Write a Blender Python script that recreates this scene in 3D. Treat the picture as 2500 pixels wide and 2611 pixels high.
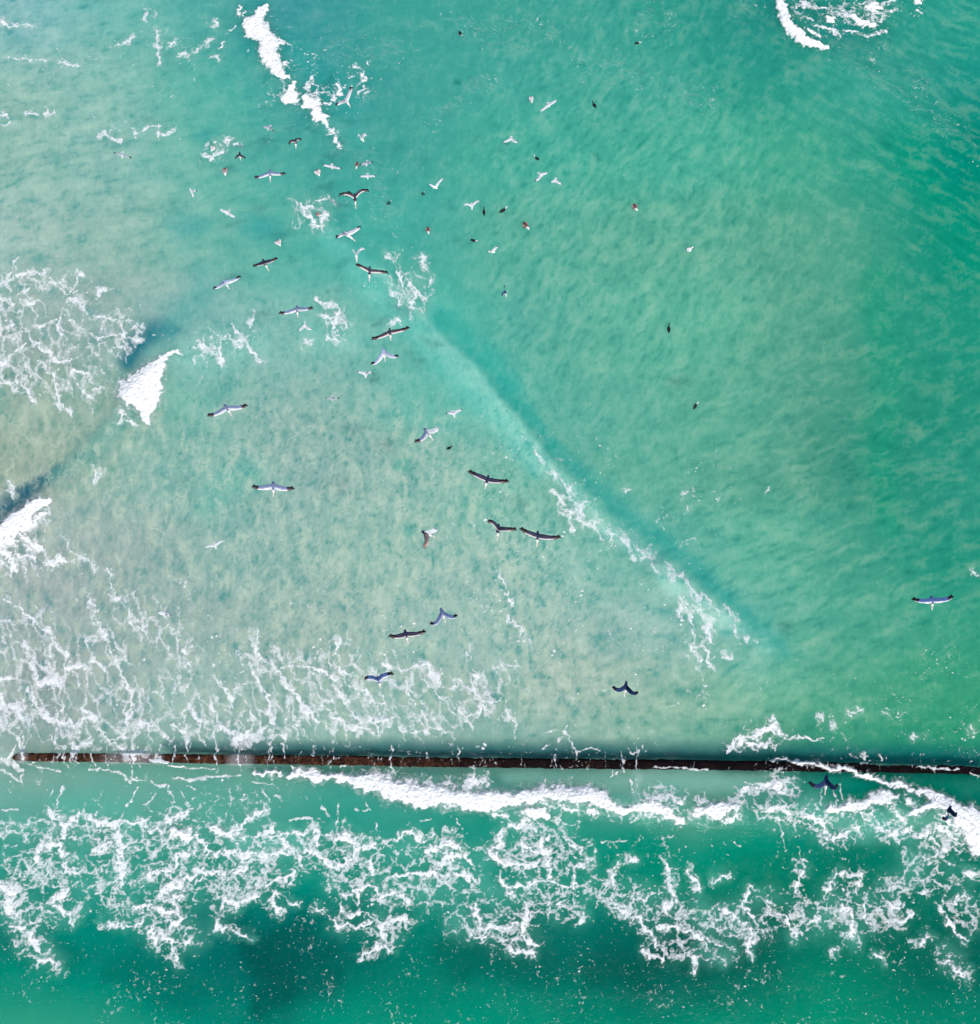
import bpy, math, random
import numpy as np
from mathutils import Vector, Quaternion

# ---------------------------------------------------------------- camera, sky, sun, exposure
for o in list(bpy.data.objects):
    bpy.data.objects.remove(o)
SC = bpy.context.scene
COL = SC.collection
cam_data = bpy.data.cameras.new("camera")
cam_data.sensor_fit = 'HORIZONTAL'
cam_data.sensor_width = 36.0
cam_data.lens = 36.0 * 2302.0 / 2500.0
cam_data.clip_end = 12000.0
cam = bpy.data.objects.new("camera", cam_data)
cam.location = (0, 0, 72.0)
cam.rotation_euler = (math.radians(12.0), 0, 0)
COL.objects.link(cam)
SC.camera = cam

SUN_TO = Vector((0.34, -0.94, 0.0)).normalized() * math.cos(math.radians(47)) + Vector((0, 0, math.sin(math.radians(47))))
world = bpy.data.worlds.new("World")
SC.world = world
world.use_nodes = True
wn = world.node_tree
bg = wn.nodes['Background']
sky = wn.nodes.new('ShaderNodeTexSky')
sky.sky_type = 'NISHITA'
sky.sun_disc = False
sky.sun_elevation = math.radians(47)
sky.sun_rotation = math.atan2(SUN_TO.x, SUN_TO.y)
wn.links.new(sky.outputs[0], bg.inputs[0])
bg.inputs[1].default_value = 0.12
sun_data = bpy.data.lights.new("sun", 'SUN')
sun_data.energy = 3.6
sun_data.angle = math.radians(0.5)
sun_data.color = (1.0, 0.95, 0.88)
sun = bpy.data.objects.new("sun", sun_data)
sun.rotation_euler = (-SUN_TO).to_track_quat('-Z', 'Y').to_euler()
sun.location = (0, 0, 100)
COL.objects.link(sun)
SC.view_settings.view_transform = 'Standard'
SC.view_settings.look = 'None'
SC.view_settings.gamma = 1.0
SC.view_settings.exposure = 0.0
SC.view_settings.use_curve_mapping = False
SC.cycles.transparent_max_bounces = 12
SC.cycles.max_bounces = 6
SC.cycles.max_bounces = 4
SC.cycles.diffuse_bounces = 2
SC.cycles.glossy_bounces = 1
SC.cycles.use_adaptive_sampling = True
SC.cycles.adaptive_threshold = 0.06
SC.cycles.adaptive_min_samples = 16
# ---------------------------------------------------------------- camera model and numeric noise
CAM_H, TILT, FPX = 72.0, math.radians(12.0), 2302.0
CT, ST = math.cos(TILT), math.sin(TILT)

def P(u, v, z=0.0):
    """point of the photograph (2500 x 2611) on the horizontal plane at height z"""
    a, b = u - 1250.0, 1305.5 - v
    dy, dz = ST * FPX + CT * b, -CT * FPX + ST * b
    t = (z - CAM_H) / dz
    return a * t, dy * t

def UV(x, y, z=0.0):
    h = CAM_H - z
    depth = y * ST + h * CT
    up = y * CT - h * ST
    return 1250.0 + FPX * x / depth, 1305.5 - FPX * up / depth

f32 = np.float32
_rs = np.random.RandomState(7)
PERM = np.concatenate([_rs.permutation(256)] * 3).astype(np.int32)
RND = [_rs.rand(256).astype(f32) for _ in range(4)]
_ga = (_rs.rand(256) * 2 * np.pi)
GX, GY = np.cos(_ga).astype(f32), np.sin(_ga).astype(f32)

def perlin(x, y, seed=0):
    x = np.asarray(x, f32) + f32(seed * 17.31); y = np.asarray(y, f32) + f32(seed * 9.77)
    xf, yf = np.floor(x), np.floor(y)
    xi, yi = xf.astype(np.int32) & 255, yf.astype(np.int32) & 255
    x, y = x - xf, y - yf
    a = PERM[xi]; b = PERM[(xi + 1) & 255]
    h00, h10, h01, h11 = PERM[a + yi], PERM[b + yi], PERM[a + ((yi + 1) & 255)], PERM[b + ((yi + 1) & 255)]
    u = x * x * x * (x * (x * 6 - 15) + 10); v = y * y * y * (y * (y * 6 - 15) + 10)
    n00 = GX[h00] * x + GY[h00] * y; n10 = GX[h10] * (x - 1) + GY[h10] * y
    n01 = GX[h01] * x + GY[h01] * (y - 1); n11 = GX[h11] * (x - 1) + GY[h11] * (y - 1)
    a = n00 + u * (n10 - n00); b = n01 + u * (n11 - n01)
    return (a + v * (b - a)) * f32(1.45)

def fbm(x, y, seed=0, octv=3, gain=0.5):
    s, a, n = 0.0, 1.0, 0.0
    for k in range(octv):
        s = s + a * perlin(x * 2 ** k, y * 2 ** k, seed + 3 * k); n += a; a *= gain
    return s / f32(n)

def worley(x, y, seed=0):
    x = np.asarray(x, f32) + f32(seed * 13.7); y = np.asarray(y, f32) + f32(seed * 5.3)
    xf, yf = np.floor(x), np.floor(y)
    xi, yi = xf.astype(np.int32), yf.astype(np.int32)
    fx, fy = x - xf, y - yf
    f1 = np.full(x.shape, 9.0, f32); f2 = f1.copy(); rid = np.zeros(x.shape, f32)
    for dx in (-1, 0, 1):
        for dy in (-1, 0, 1):
            h = PERM[PERM[(xi + dx) & 255] + ((yi + dy) & 255)]
            ax = dx + RND[0][h] - fx; ay = dy + RND[1][h] - fy
            d = np.sqrt(ax * ax + ay * ay)
            near = d < f1
            f2 = np.where(near, f1, np.minimum(f2, d)); rid = np.where(near, RND[2][h], rid); f1 = np.where(near, d, f1)
    return f1, f2, rid

def sstep(a, b, x):
    t = np.clip((x - a) / (b - a), 0, 1)
    return t * t * (3 - 2 * t)

# ---------------------------------------------------------------- where the foam lies (strokes in photograph pixels: x, y, half width)
def L(s):
    """'x,y,w x,y,w ; ...' -> list of strokes"""
    out = []
    for part in s.split(';'):
        part = part.split()
        if part:
            out.append([tuple(float(q) for q in p.split(',')) for p in part])
    return out

SOLID = L("""
681,16,3 668,42,14 655,70,26 672,92,22; 672,92,22 690,114,22; 688,139,24 696,162,20 709,184,15 722,196,9 741,206,2; 630,78,8 640,88,12;
741,252,21 745,238,14; 753,220,6 748,235,9; 786,262,12 800,268,16 806,285,14 812,303,14 826,306,9; 786,250,7 781,270,9;
417,915,9 392,945,18 352,976,24; 400,940,14 380,985,26 362,1008,28; 366,1010,27 372,1052,14 379,1084,3; 318,992,18 340,1008,27; 414,925,9 406,955,12 397,1000,13 388,1045,10;
463,904,1.5 440,904,3 417,910,8; 134,1277,5 98,1292,12 62,1317,17 25,1344,19 0,1362,22; 0,1375,16 35,1358,12 75,1334,9;
644,1967,2 680,1970,5 712,1977,4; 734,1978,3 765,1972,11 800,1978,11 822,1985,7 860,1984,7 900,1988,13 950,1994,20 1000,2010,25 1050,2019,23 1100,2026,22 1150,2032,21 1200,2038,21 1245,2042,19 1300,2042,13;
985,2018,14 1030,2030,15 1072,2048,10 1110,2050,5; 1200,2050,14 1240,2058,8; 1245,2042,18 1262,2058,8;
1300,2042,13 1345,2028,16 1390,2022,16 1440,2022,15 1490,2026,18 1530,2034,17 1545,2050,12 1580,2062,9 1600,2066,10 1635,2062,11 1665,2055,9;
1350,2070,11 1375,2075,12 1395,2082,5; 1665,2055,12 1695,2066,10 1735,2092,6; 1800,2070,11 1845,2060,11 1885,2062,8; 1780,2070,10 1840,2072,13;
2112,2060,6 2150,2063,8 2190,2050,8 2225,2040,9 2262,2038,9 2285,2032,7; 2325,2078,5 2352,2060,8 2385,2050,9 2430,2058,12 2475,2080,16 2500,2095,18;
1968,1938,1.5 2035,1941,2 2075,1946,3 2110,1954,4 2150,1962,4 2200,1971,3 2230,1983,5 2270,1995,5 2320,2010,6 2375,2026,8 2420,2046,9 2460,2062,9 2500,2076,12;
2440,2085,8 2475,2120,17 2500,2160,19; 2455,2100,9 2500,2128,18;
1987,5,8 1996,44,12 2012,76,13 2044,106,12 2078,122,9 2110,131,4; 2220,22,13 2240,16,8; 2175,40,8 2195,58,9 2232,64,8; 2117,52,10; 2344,4,8;
474,2130,14 450,2126,10 432,2118,6; 560,2120,12 545,2112,8; 874,2130,9 900,2144,9; 1145,2150,9 1165,2160,8; 1256,2178,10 1272,2190,10;
2260,2028,9 2230,2042,8; 1986,2008,12; 409,1941,0.1""")

LIMB = L("""
10,1390,14 30,1430,12 45,1455,5; 60,1365,10 90,1392,8 112,1402,4; 122,1440,8 150,1425,8 178,1436,3; 40,1345,14 80,1345,9 120,1310,8; 0,1400,10 20,1410,10; 100,1300,7 118,1290,5;
115,2074,7 157,2082,10 160,2130,8; 160,2103,6 197,2077,4; 208,2082,6 248,2101,6 293,2103,9 360,2103,5; 293,2111,12 296,2151,11; 234,2162,7 320,2157,11;
304,2170,12 306,2215,12 308,2258,10; 101,2157,6 149,2157,9 165,2210,14 197,2236,7; 101,2157,6 85,2194,5; 368,2114,4 400,2119,6; 424,2092,9 474,2074,11;
354,2247,8 386,2226,10 437,2226,6; 437,2226,5 453,2183,6 493,2178,6; 407,2282,11 453,2252,10 493,2235,4; 410,2284,11 463,2290,9; 341,2311,9 357,2332,8;
346,2308,6 386,2311,7 426,2332,8 463,2338,5; 445,2300,5 450,2330,5; 0,2262,16 27,2279,14 16,2316,17 32,2338,8; 27,2370,6 59,2370,8 80,2396,12 96,2420,6; 160,2274,8 133,2306,8 149,2322,8 181,2351,6;
90,2455,6 120,2450,7 144,2476,6; 378,2370,7 394,2404,8; 410,2386,3 437,2404,4 437,2431,3 453,2458,4; 431,2362,6 453,2346,7; 466,2410,7 493,2388,7;
250,2359,2 282,2359,3 314,2368,3 354,2356,3; 500,2127,8 524,2165,9; 543,2117,12 580,2130,12 617,2109,5; 617,2109,3 645,2086,5 670,2060,4; 607,2119,8 620,2141,7;
527,2178,9 580,2183,10 633,2180,12 700,2175,12 740,2170,8; 649,2133,5 697,2117,6; 686,2140,3 740,2127,4 780,2127,2; 721,2149,8 753,2178,8 772,2215,9;
500,2222,8 527,2228,8 580,2223,8 620,2220,7; 615,2183,7 620,2220,8; 500,2250,6 520,2240,5; 753,2167,4 814,2183,7 854,2212,8 873,2207,5 907,2183,5; 801,2125,8 812,2157,9;
836,2130,7 873,2133,10 905,2149,9 910,2178,6; 910,2178,6 953,2151,8; 940,2196,6 955,2222,5; 958,2154,3 1000,2146,4; 564,2298,6 600,2302,8 620,2300,4; 561,2324,5 570,2300,5; 601,2319,4 598,2304,5;
622,2298,4 660,2287,4; 545,2359,8 580,2375,5 644,2396,3; 681,2298,5 705,2284,5; 684,2303,4 708,2322,5; 668,2266,4 713,2242,3 745,2236,5 745,2255,3; 873,2287,6 910,2279,6 913,2296,4;
900,2274,2 940,2263,2 960,2280,2; 868,2322,6 890,2328,9 913,2330,6; 849,2348,3 860,2367,5 892,2359,5; 900,2370,4 942,2354,4; 804,2322,4 825,2322,2; 740,2303,4 755,2308,3;
974,2290,8 1000,2284,8; 966,2364,7 1000,2348,6; 970,2364,4 972,2396,4; 916,2444,2 966,2423,3 1000,2425,3; 1000,2143,5 1040,2124,5 1088,2146,6 1106,2127,3; 1093,2178,7 1149,2140,9 1165,2158,9 1205,2199,5;
1101,2231,6 1133,2191,7 1170,2188,8; 1000,2236,4 1035,2228,4 1101,2231,5 1170,2234,4 1221,2242,7; 1256,2183,8 1272,2151,7 1277,2117,3; 1256,2183,9 1288,2202,10 1357,2212,6 1373,2199,6;
1296,2103,9 1346,2098,9; 1330,2157,6 1384,2172,7 1410,2165,9; 1384,2141,5 1384,2170,5; 1405,2141,7; 1400,2175,6 1400,2247,6; 1293,2268,5 1350,2260,5 1400,2252,5 1458,2263,6; 1500,2204,7 1469,2226,6 1466,2271,5;
1440,2141,4 1463,2162,6; 1487,2167,7 1498,2188,6; 1000,2271,8 1016,2295,7 1040,2298,6; 1186,2314,3 1210,2318,6 1226,2364,5 1261,2370,8; 1202,2391,3 1240,2396,6; 1266,2367,3 1320,2362,2;
1344,2314,8 1338,2348,6 1336,2391,4 1368,2412,5; 1301,2428,5 1333,2420,4 1357,2434,5; 1437,2306,6; 1480,2348,8 1492,2330,4; 1298,2276,7 1315,2288,5; 1000,2346,4 1053,2356,5; 1277,2242,6 1298,2276,6;
1581,2200,3 1565,2225,4 1556,2258,3; 1600,2198,3 1618,2200,4; 1632,2284,5 1650,2290,3; 1570,2318,5 1600,2325,7; 1632,2348,6 1655,2378,6 1671,2411,5; 1684,2360,4 1773,2386,5 1837,2411,6; 1700,2322,5 1712,2308,5;
1709,2207,4 1722,2309,4; 1760,2220,4 1780,2277,4; 1824,2245,4 1863,2239,4; 1843,2322,6 1907,2360,6; 1901,2296,4 1914,2265,4 1940,2275,2; 1901,2309,4 1939,2360,4; 1914,2373,5 1920,2437,3; 1959,2316,4 2003,2341,4 2035,2392,7;
2048,2218,7 2035,2277,2; 2106,2284,3 2138,2232,3 2195,2232,6; 2189,2250,5 2189,2284,3; 2144,2316,6 2176,2322,5 2176,2392,10; 2201,2309,4 2227,2373,5; 2272,2309,4 2300,2320,4; 2400,2309,3 2438,2373,4 2470,2400,3;
2412,2456,6 2464,2488,6; 2348,2411,4 2375,2390,4; 2365,2186,9 2392,2184,9; 2470,2226,5 2490,2240,5; 2361,2277,6; 1850,2450,7; 1773,2443,3 1773,2490,3; 1645,2431,4 1690,2450,4; 1960,2300,3 1980,2312,3;
2060,2360,5 2090,2345,5; 2300,2350,4 2330,2330,4; 2440,2300,5 2470,2290,5; 2240,2440,3 2255,2460,3; 2130,2430,4;
1088,1992,5 1110,2000,7 1140,2000,7 1180,2012,7 1212,1990,9 1235,1996,6; 985,1984,4 993,1975,3; 1215,1992,8; 1225,1995,9 1240,2005,5;
1650,2040,8 1690,2028,9 1720,2032,9 1745,2048,8; 1786,2040,5 1800,2040,5; 1860,2090,6 1890,2080,5; 1500,2060,6 1520,2075,5; 1430,2055,7 1470,2062,6; 1270,2078,6 1290,2085,4;
1890,2022,6 1912,2015,8 1930,2012,6 1955,2005,7 1986,2000,16 2000,2012,8; 1860,2050,6 1900,2044,5; 2060,2080,10 2095,2100,11 2120,2135,9 2155,2140,5; 2155,2135,6 2185,2110,7 2190,2120,4; 2250,2120,10 2290,2130,9 2330,2115,7;
2195,2066,5 2210,2090,5; 2230,2075,5 2240,2110,7; 2318,2040,6 2335,2056,6; 2280,2060,7 2300,2090,9; 2350,2130,8 2400,2110,10 2440,2140,9; 2400,2075,8 2440,2110,9; 2380,2140,4 2420,2170,4; 1940,2062,9 1990,2064,9 2030,2072,8;
1850,1912,2 1862,1900,5 1890,1888,9 1930,1872,11 1975,1856,12 2000,1868,5; 2000,1882,3 2030,1878,4 2070,1880,3 2100,1886,2; 1900,1900,4 1965,1893,5;
2050,18,7 2080,22,5 2100,18,4; 2130,28,4 2165,38,7; 2190,8,4 2215,4,5; 2245,50,6 2255,38,5 2235,32,4; 2270,34,6 2290,28,6; 2336,32,3 2348,36,4; 2078,72,6 2110,80,6 2138,90,8; 2060,84,5 2085,98,6;
2150,86,3 2188,84,5 2215,94,4 2255,78,4; 2040,48,5 2068,54,4; 2030,20,5 2052,10,4; 2250,5,6 2280,4,6;
700,128,10 716,112,7; 715,108,4 696,98,4; 721,186,4 735,160,4; 741,252,22; 805,190,2 793,210,3 782,232,4; 795,215,3 808,218,2 812,240,3; 782,240,5 805,245,8 812,255,6; 830,265,4 850,267,3; 858,215,5 868,225,5 862,240,3;
848,245,3 850,256,4; 832,237,3 826,238,2; 928,186,4 928,205,7; 918,236,5 930,226,3; 905,172,3 918,175,3; 832,314,3 846,336,5 860,362,6 872,378,2; 885,288,2; 895,198,2; 938,162,2 940,155,1;
612,18,3 612,40,3 618,50,1; 604,68,2 588,86,2; 570,118,3 575,108,3; 622,30,1 628,55,1;
""")

FLOWLIMB = L("""
10,1390,14 30,1430,12 45,1455,5; 60,1365,10 90,1392,8 112,1402,4; 122,1440,8 150,1425,8 178,1436,3; 40,1345,14 80,1345,9 120,1310,8; 0,1400,10 20,1410,10; 100,1300,7 118,1290,5;
0,1527,2 55,1554,3 104,1597,5 138,1637,6 171,1667,8; 61,1631,6 77,1683,11 104,1738,9 153,1744,10; 122,1606,4 132,1667,7 147,1723,8;
214,1499,1.5 242,1554,3 257,1606,6 291,1667,4 306,1713,7 334,1759,6 334,1820,4; 171,1707,7 214,1692,7; 239,1683,9 263,1710,9; 276,1447,1 294,1514,3 315,1557,1.5; 202,1413,2 222,1424,4 245,1450,2; 153,1364,2 202,1413,1.5;
334,1588,2 364,1606,3 389,1576,2; 444,1625,2 478,1664,3 490,1710,2; 0,1805,18 46,1805,14 58,1836,12; 70,1759,7 101,1805,9 129,1833,12 184,1845,10 245,1827,7; 153,1753,5 159,1796,4 147,1820,4; 214,1805,8 239,1833,10;
242,1851,3 276,1885,3 300,1882,3 328,1851,3 330,1820,4; 352,1845,6 383,1851,6 423,1882,3; 475,1814,4 478,1866,5; 49,1860,4 55,1897,4; 18,1582,4 24,1631,5; 31,1722,8 0,1728,8; 0,1777,10 18,1820,10;
113,1438,6 147,1425,8 178,1435,3; 31,1422,10 31,1459,9; 46,1416,7 92,1419,6; 0,1400,12 30,1385,8; 10,1440,10; 20,1375,8 60,1385,5 80,1400,4;
51,1868,3 55,1916,4; 116,1878,3 160,1909,3 166,1930,2; 184,1902,4 194,1930,3; 194,1919,5 239,1882,3; 235,1916,3 240,1930,3; 273,1885,3 314,1919,5 375,1919,4; 341,1902,3 348,1919,5 348,1930,3; 409,1899,3 399,1930,2;
600,1885,11 651,1878,9 682,1851,8; 695,1882,9 730,1878,8; 634,1800,6 644,1841,5 634,1870,5; 777,1800,7 811,1844,4; 822,1800,3 856,1834,6 914,1861,5 955,1861,2; 941,1834,6 965,1841,7 1002,1831,6; 962,1841,5 966,1865,3;
1010,1844,5 1040,1868,6 1091,1865,3; 1071,1810,3 1094,1844,5 1146,1868,3; 1163,1800,4 1185,1825,6 1198,1850,3; 1193,1830,5 1231,1803,4; 890,1800,3 920,1845,2; 850,1662,7 876,1636,6; 901,1670,5 912,1698,5;
978,1696,5 1020,1709,7 1089,1696,5; 1089,1700,4 1123,1747,4 1165,1756,2; 1157,1730,3 1191,1751,4 1208,1756,2; 1208,1756,3 1234,1794,6 1272,1794,5; 1191,1662,5 1200,1679,5; 1208,1705,3 1216,1756,3;
850,1683,7 884,1739,4 927,1764,8 974,1798,7; 1029,1730,3 1055,1794,3; 1302,1572,2 1325,1600,3 1344,1641,2; 1276,1504,4 1306,1530,5; 1123,1777,4 1157,1794,3; 850,1756,7 888,1794,7;
650,1640,5 662,1680,6 720,1700,6 800,1700,5; 640,1700,6 690,1790,6 700,1850,8; 540,1800,7 560,1850,8 600,1880,8; 700,1700,6 760,1780,5 790,1850,5; 800,1700,5 860,1740,5; 560,1740,4 600,1800,5; 740,1780,4 760,1850,7; 480,1800,5 520,1850,6 540,1880,6;
440,1850,5 470,1870,5; 655,1605,3 650,1640,5; 870,1710,5 900,1720,4; 1290,1820,5 1320,1850,3; 1225,1810,4 1250,1815,4;
57,768,16 88,772,10; 0,762,12 30,770,12; 0,725,4 30,690,4 45,655,2; 10,715,4 60,702,5 110,692,4 118,684,2; 70,735,6 50,750,4; 141,730,5 180,750,3 199,707,2; 125,705,3 141,730,5 165,712,2; 203,776,5 180,760,4; 203,776,4 230,814,4 268,810,2 306,822,3 325,850,4;
249,860,4 306,852,4 355,870,3; 103,890,7 153,921,6 195,915,4; 75,862,6 103,880,6; 187,944,6 191,975,4 237,1021,4; 187,944,4 220,955,3; 237,995,2 260,990,2; 0,975,9 46,975,6; 61,975,3 88,1028,3; 145,1005,5 172,1051,4 185,1066,2; 0,930,6 40,900,5 60,880,4;
30,830,8 0,840,10; 100,830,5 150,810,5; 150,810,5 150,850,5 175,865,5; 205,690,1 205,705,2; 310,855,3 350,832,2 366,830,1; 280,740,1 262,735,2 245,750,2; 300,790,2 312,810,2; 60,930,6 80,960,5; 110,930,5 140,960,5 150,1000,5; 285,890,3 320,880,3;
310,1052,3 318,1075,3 345,1082,3; 235,1045,2; 240,1190,1 250,1210,4 237,1230,2; 25,1235,3 35,1255,4 30,1265,3;
980,640,0 1020,700,3 1030,730,3; 1060,660,4 1080,655,4; 1000,745,4 1020,780,3; 1050,770,7 1060,740,5 1080,755,3; 1050,770,4 1052,790,5; 1075,650,3 1090,690,1; 1035,710,2 1060,740,2; 1000,730,2 990,700,1; 1080,765,3 1100,750,2; 1095,700,2 1100,720,2; 985,825,4 1020,820,3; 1015,655,2;
812,765,3 832,775,3 850,790,3; 820,805,2 850,815,3 865,800,6 862,825,7; 850,830,6 868,860,3; 835,830,2; 880,825,3 890,832,2; 838,855,3 860,870,2; 785,862,3 783,880,6; 792,865,3;
600,870,4 620,868,4; 600,885,2 625,880,3; 540,880,5 565,900,5 560,930,3; 500,885,4 520,878,6 545,885,4; 632,880,3 650,905,4 670,920,3; 604,830,2 610,850,2; 500,925,3; 650,800,1 635,830,1;
1365,1144,2 1375,1168,3; 1381,1187,2 1405,1213,3 1426,1232,2 1461,1264,1; 1405,1254,2 1426,1272,4 1440,1296,4 1455,1315,5 1487,1331,4 1500,1345,4; 1474,1280,3 1487,1312,3; 1480,1300,2 1500,1325,2; 1455,1320,2 1460,1350,1.5; 1500,1330,3 1550,1362,4 1580,1370,3;
1560,1362,3 1600,1382,3 1640,1411,2; 1600,1377,2 1613,1422,3; 1570,1360,4 1600,1390,4; 1650,1438,3 1672,1457,3 1715,1475,3; 1693,1435,2 1728,1465,3 1750,1480,2 1760,1502,2; 1733,1534,3 1760,1512,4 1776,1526,3; 1786,1518,2 1813,1531,2; 1728,1536,1 1738,1571,1;
1760,1563,1 1768,1643,2 1789,1688,6; 1760,1663,5 1768,1650,4; 1802,1659,5 1800,1683,3 1818,1694,4; 1826,1670,3 1808,1688,3; 1893,1627,2 1925,1635,1.5; 1866,1603,4 1888,1619,2; 1773,1555,2 1821,1555,2; 1845,1550,1 1880,1572,2; 1805,1600,3 1805,1640,5; 1840,1678,4 1852,1676,3;
543,362,2 560,365,2.5 572,382,3 560,398,3 540,405,3 525,395,2; 572,365,3 585,355,4; 530,372,1.5; 598,370,2 610,362,1.5 612,375,1.5;
770,520,5 780,545,7 800,565,6; 780,530,4 800,525,4; 800,515,2 825,510,3 850,515,1.5; 832,545,3 830,560,3 812,570,3; 790,570,4 810,583,5 830,580,4; 735,510,2 760,525,3;
0,45,2 12,62,2.5 30,68,3 60,63,2.5 98,62,1.5; 40,62,4 42,55,2; 0,148,1 60,150,2 120,156,1.5; 150,158,2 165,160,3 195,165,2; 65,294,1.5 90,290,2 130,288,2 142,291,1; 0,295,8 15,292,4; 0,326,2 28,318,1; 395,95,5 408,92,5; 400,75,4 398,110,4 405,140,3 408,165,2; 375,30,1.5 372,45,1.5;
395,35,2; 430,115,2 455,100,2; 290,118,2 330,100,2 345,90,1.5; 450,145,1.5 500,128,1.5 525,112,2; 522,112,3 545,95,2; 540,60,3 555,68,3; 250,348,1.5 270,342,2 285,348,1 310,362,1.5; 345,342,3 360,338,1.5 385,325,3 410,318,2; 400,330,1.5 405,352,2; 420,345,2 435,335,2; 330,330,1; 545,140,2 556,150,1.5; 170,340,1.5; 200,350,1.5;
850,515,1; 2090,1825,2 2091,1840,2; 2170,1815,4 2195,1808,2; 2172,1825,3; 2250,1815,3 2262,1820,2; 2120,1855,2; 2480,1862,3; 1960,1836,2 1975,1828,2; 2326,1885,3; 2200,1930,4 2215,1928,3; 2240,1932,2;
2482,1456,1.5 2488,1462,2.5 2496,1465,1.5; 1955,1254,0 ;1745,1260,4 1760,1255,1.5; 1595,1245,2 1600,1250,3;1755,1295,2;1270,1470,4 1290,1490,2;
""")

DRIP = L("""
140,1861,1.2 140,1944,1; 160,1905,3 165,1930,2.5 170,1957,1.5; 184,1902,4 194,1932,3 205,1945,2; 235,1916,4 240,1935,3 242,1953,1.5; 191,1844,1.2 191,1880,1.2; 341,1905,3 348,1930,4 344,1947,2; 409,1899,3 399,1938,2.5;
477,1882,3.5 481,1943,1.2; 447,1902,3 443,1943,2; 549,1868,3 552,1915,3 552,1970,1; 610,1889,2.2 614,1970,1.2; 689,1892,2.5 688,1920,2 685,1947,1.5; 690,1895,1.5 702,1943,1.2; 719,1895,2.5 730,1931,2.5; 799,1902,1.2 799,1925,1; 999,1902,3 1001,1920,2 1000,1970,1.2;
852,1909,1.2 854,1936,1; 1091,1919,2 1093,1940,2; 1169,1902,1.3 1169,1932,1; 1456,1892,3 1473,1916,3 1473,1936,2; 1473,1916,2 1507,1906,2 1531,1912,1.5; 1585,1916,3 1588,1940,2.5 1589,1970,1.5; 1626,1906,2.5 1624,1940,2 1623,1964,1.2;
1602,1909,1.5 1612,1925,2 1626,1915,2 1642,1899,2; 1439,1865,5 1456,1890,3; 1422,1892,5 1430,1880,3; 1388,1909,3 1402,1895,3; 1313,1861,2 1313,1888,1.5; 1415,1925,2 1417,1955,1.2; 273,1905,1 275,1953,1; 334,1936,1.5 334,1991,2; 60,1880,3 66,1935,2;
1395,1868,2 1420,1860,2; 1445,1860,2 1450,1850,2; 42,1900,3 20,1935,8 50,1965,5 52,1995,2; 0,1940,10 25,1950,9 45,1965,4; 0,1965,4 20,1975,3 50,1992,3; 68,1950,1.5 92,1945,1.5; 78,1955,1.5 115,1960,2 150,1970,2; 225,1965,2.5 260,1960,2 300,1975,2;
300,1970,3 318,1985,6 335,1998,3; 330,1985,2 345,1990,4 365,1990,1.5; 380,1992,2 405,2008,5 415,2003,4; 425,2005,3 440,2030,2 443,2050,1; 130,2010,3 122,2035,1; 162,2005,4 145,2040,2 140,2058,1.5; 345,2015,2 330,2040,2.5 318,2058,1.5;
365,2055,3 385,2035,2 395,2020,2; 370,2053,2 385,2072,1.5; 430,1955,1.5 480,1957,2 545,1962,1.5; 435,1985,2 480,1990,4 520,1983,6 560,1980,5 610,1978,2; 475,2005,3 495,2015,3; 585,2010,2 588,2050,1.5 572,2085,2; 245,1965,4 235,1960,3; 215,2050,1 210,2070,2;
460,2020,1 480,2050,1; 255,2060,2 245,2040,1; 0,2068,2 40,2065,4; 640,1995,2 690,2000,2; 670,2020,2 690,2045,1.5; 700,2030,4 720,2035,3; 745,1952,1.5 755,1962,1.5; 840,1955,3; 870,1955,4 880,1952,3; 820,2060,6 835,2080,5; 865,2050,1.5 855,2110,1.5;
735,2095,2 760,2088,4 800,2090,3; 880,2085,2 870,2110,4; 905,2065,3 912,2068,2; 935,2050,2 940,2065,2 925,2070,1; 955,2100,3 960,2120,4; 670,2065,1.5 688,2095,1.5 690,2115,1.5; 1075,2095,2 1100,2090,2; 1163,2090,2 1180,2115,1.5; 970,2055,1;
2110,2000,2 2098,2020,2 2092,2050,2; 2130,2010,2 2135,2040,3 2128,2060,2; 2145,2000,1.5 2153,2040,1.5; 1575,1968,2 1572,1975,2; 1390,1985,1.5 1392,2000,1.5; 1610,1985,1.5 1612,2020,2; 1624,1990,1.5 1632,2030,1.5; 1565,1966,1 1560,1985,2;
1660,1957,1 1720,1957,2 1780,1963,3 1800,1960,2; 2340,1955,2 2365,1957,3 2400,1960,3 2440,1962,2; 2470,1970,2 2500,1980,3; 2190,1945,2 2225,1943,1.5; 1990,1890,1;
1690,2140,2 1720,2135,1.5; 1990,2100,1 2005,2140,2 2008,2175,1; 2040,2160,2 2045,2190,2 2065,2200,1.5; 1880,2150,3 1890,2160,2; 1860,2180,1; 1750,2160,2; 1532,2150,2 1600,2145,2; 1400,2110,1; 1515,2155,2 1520,2190,2;
""")

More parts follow.
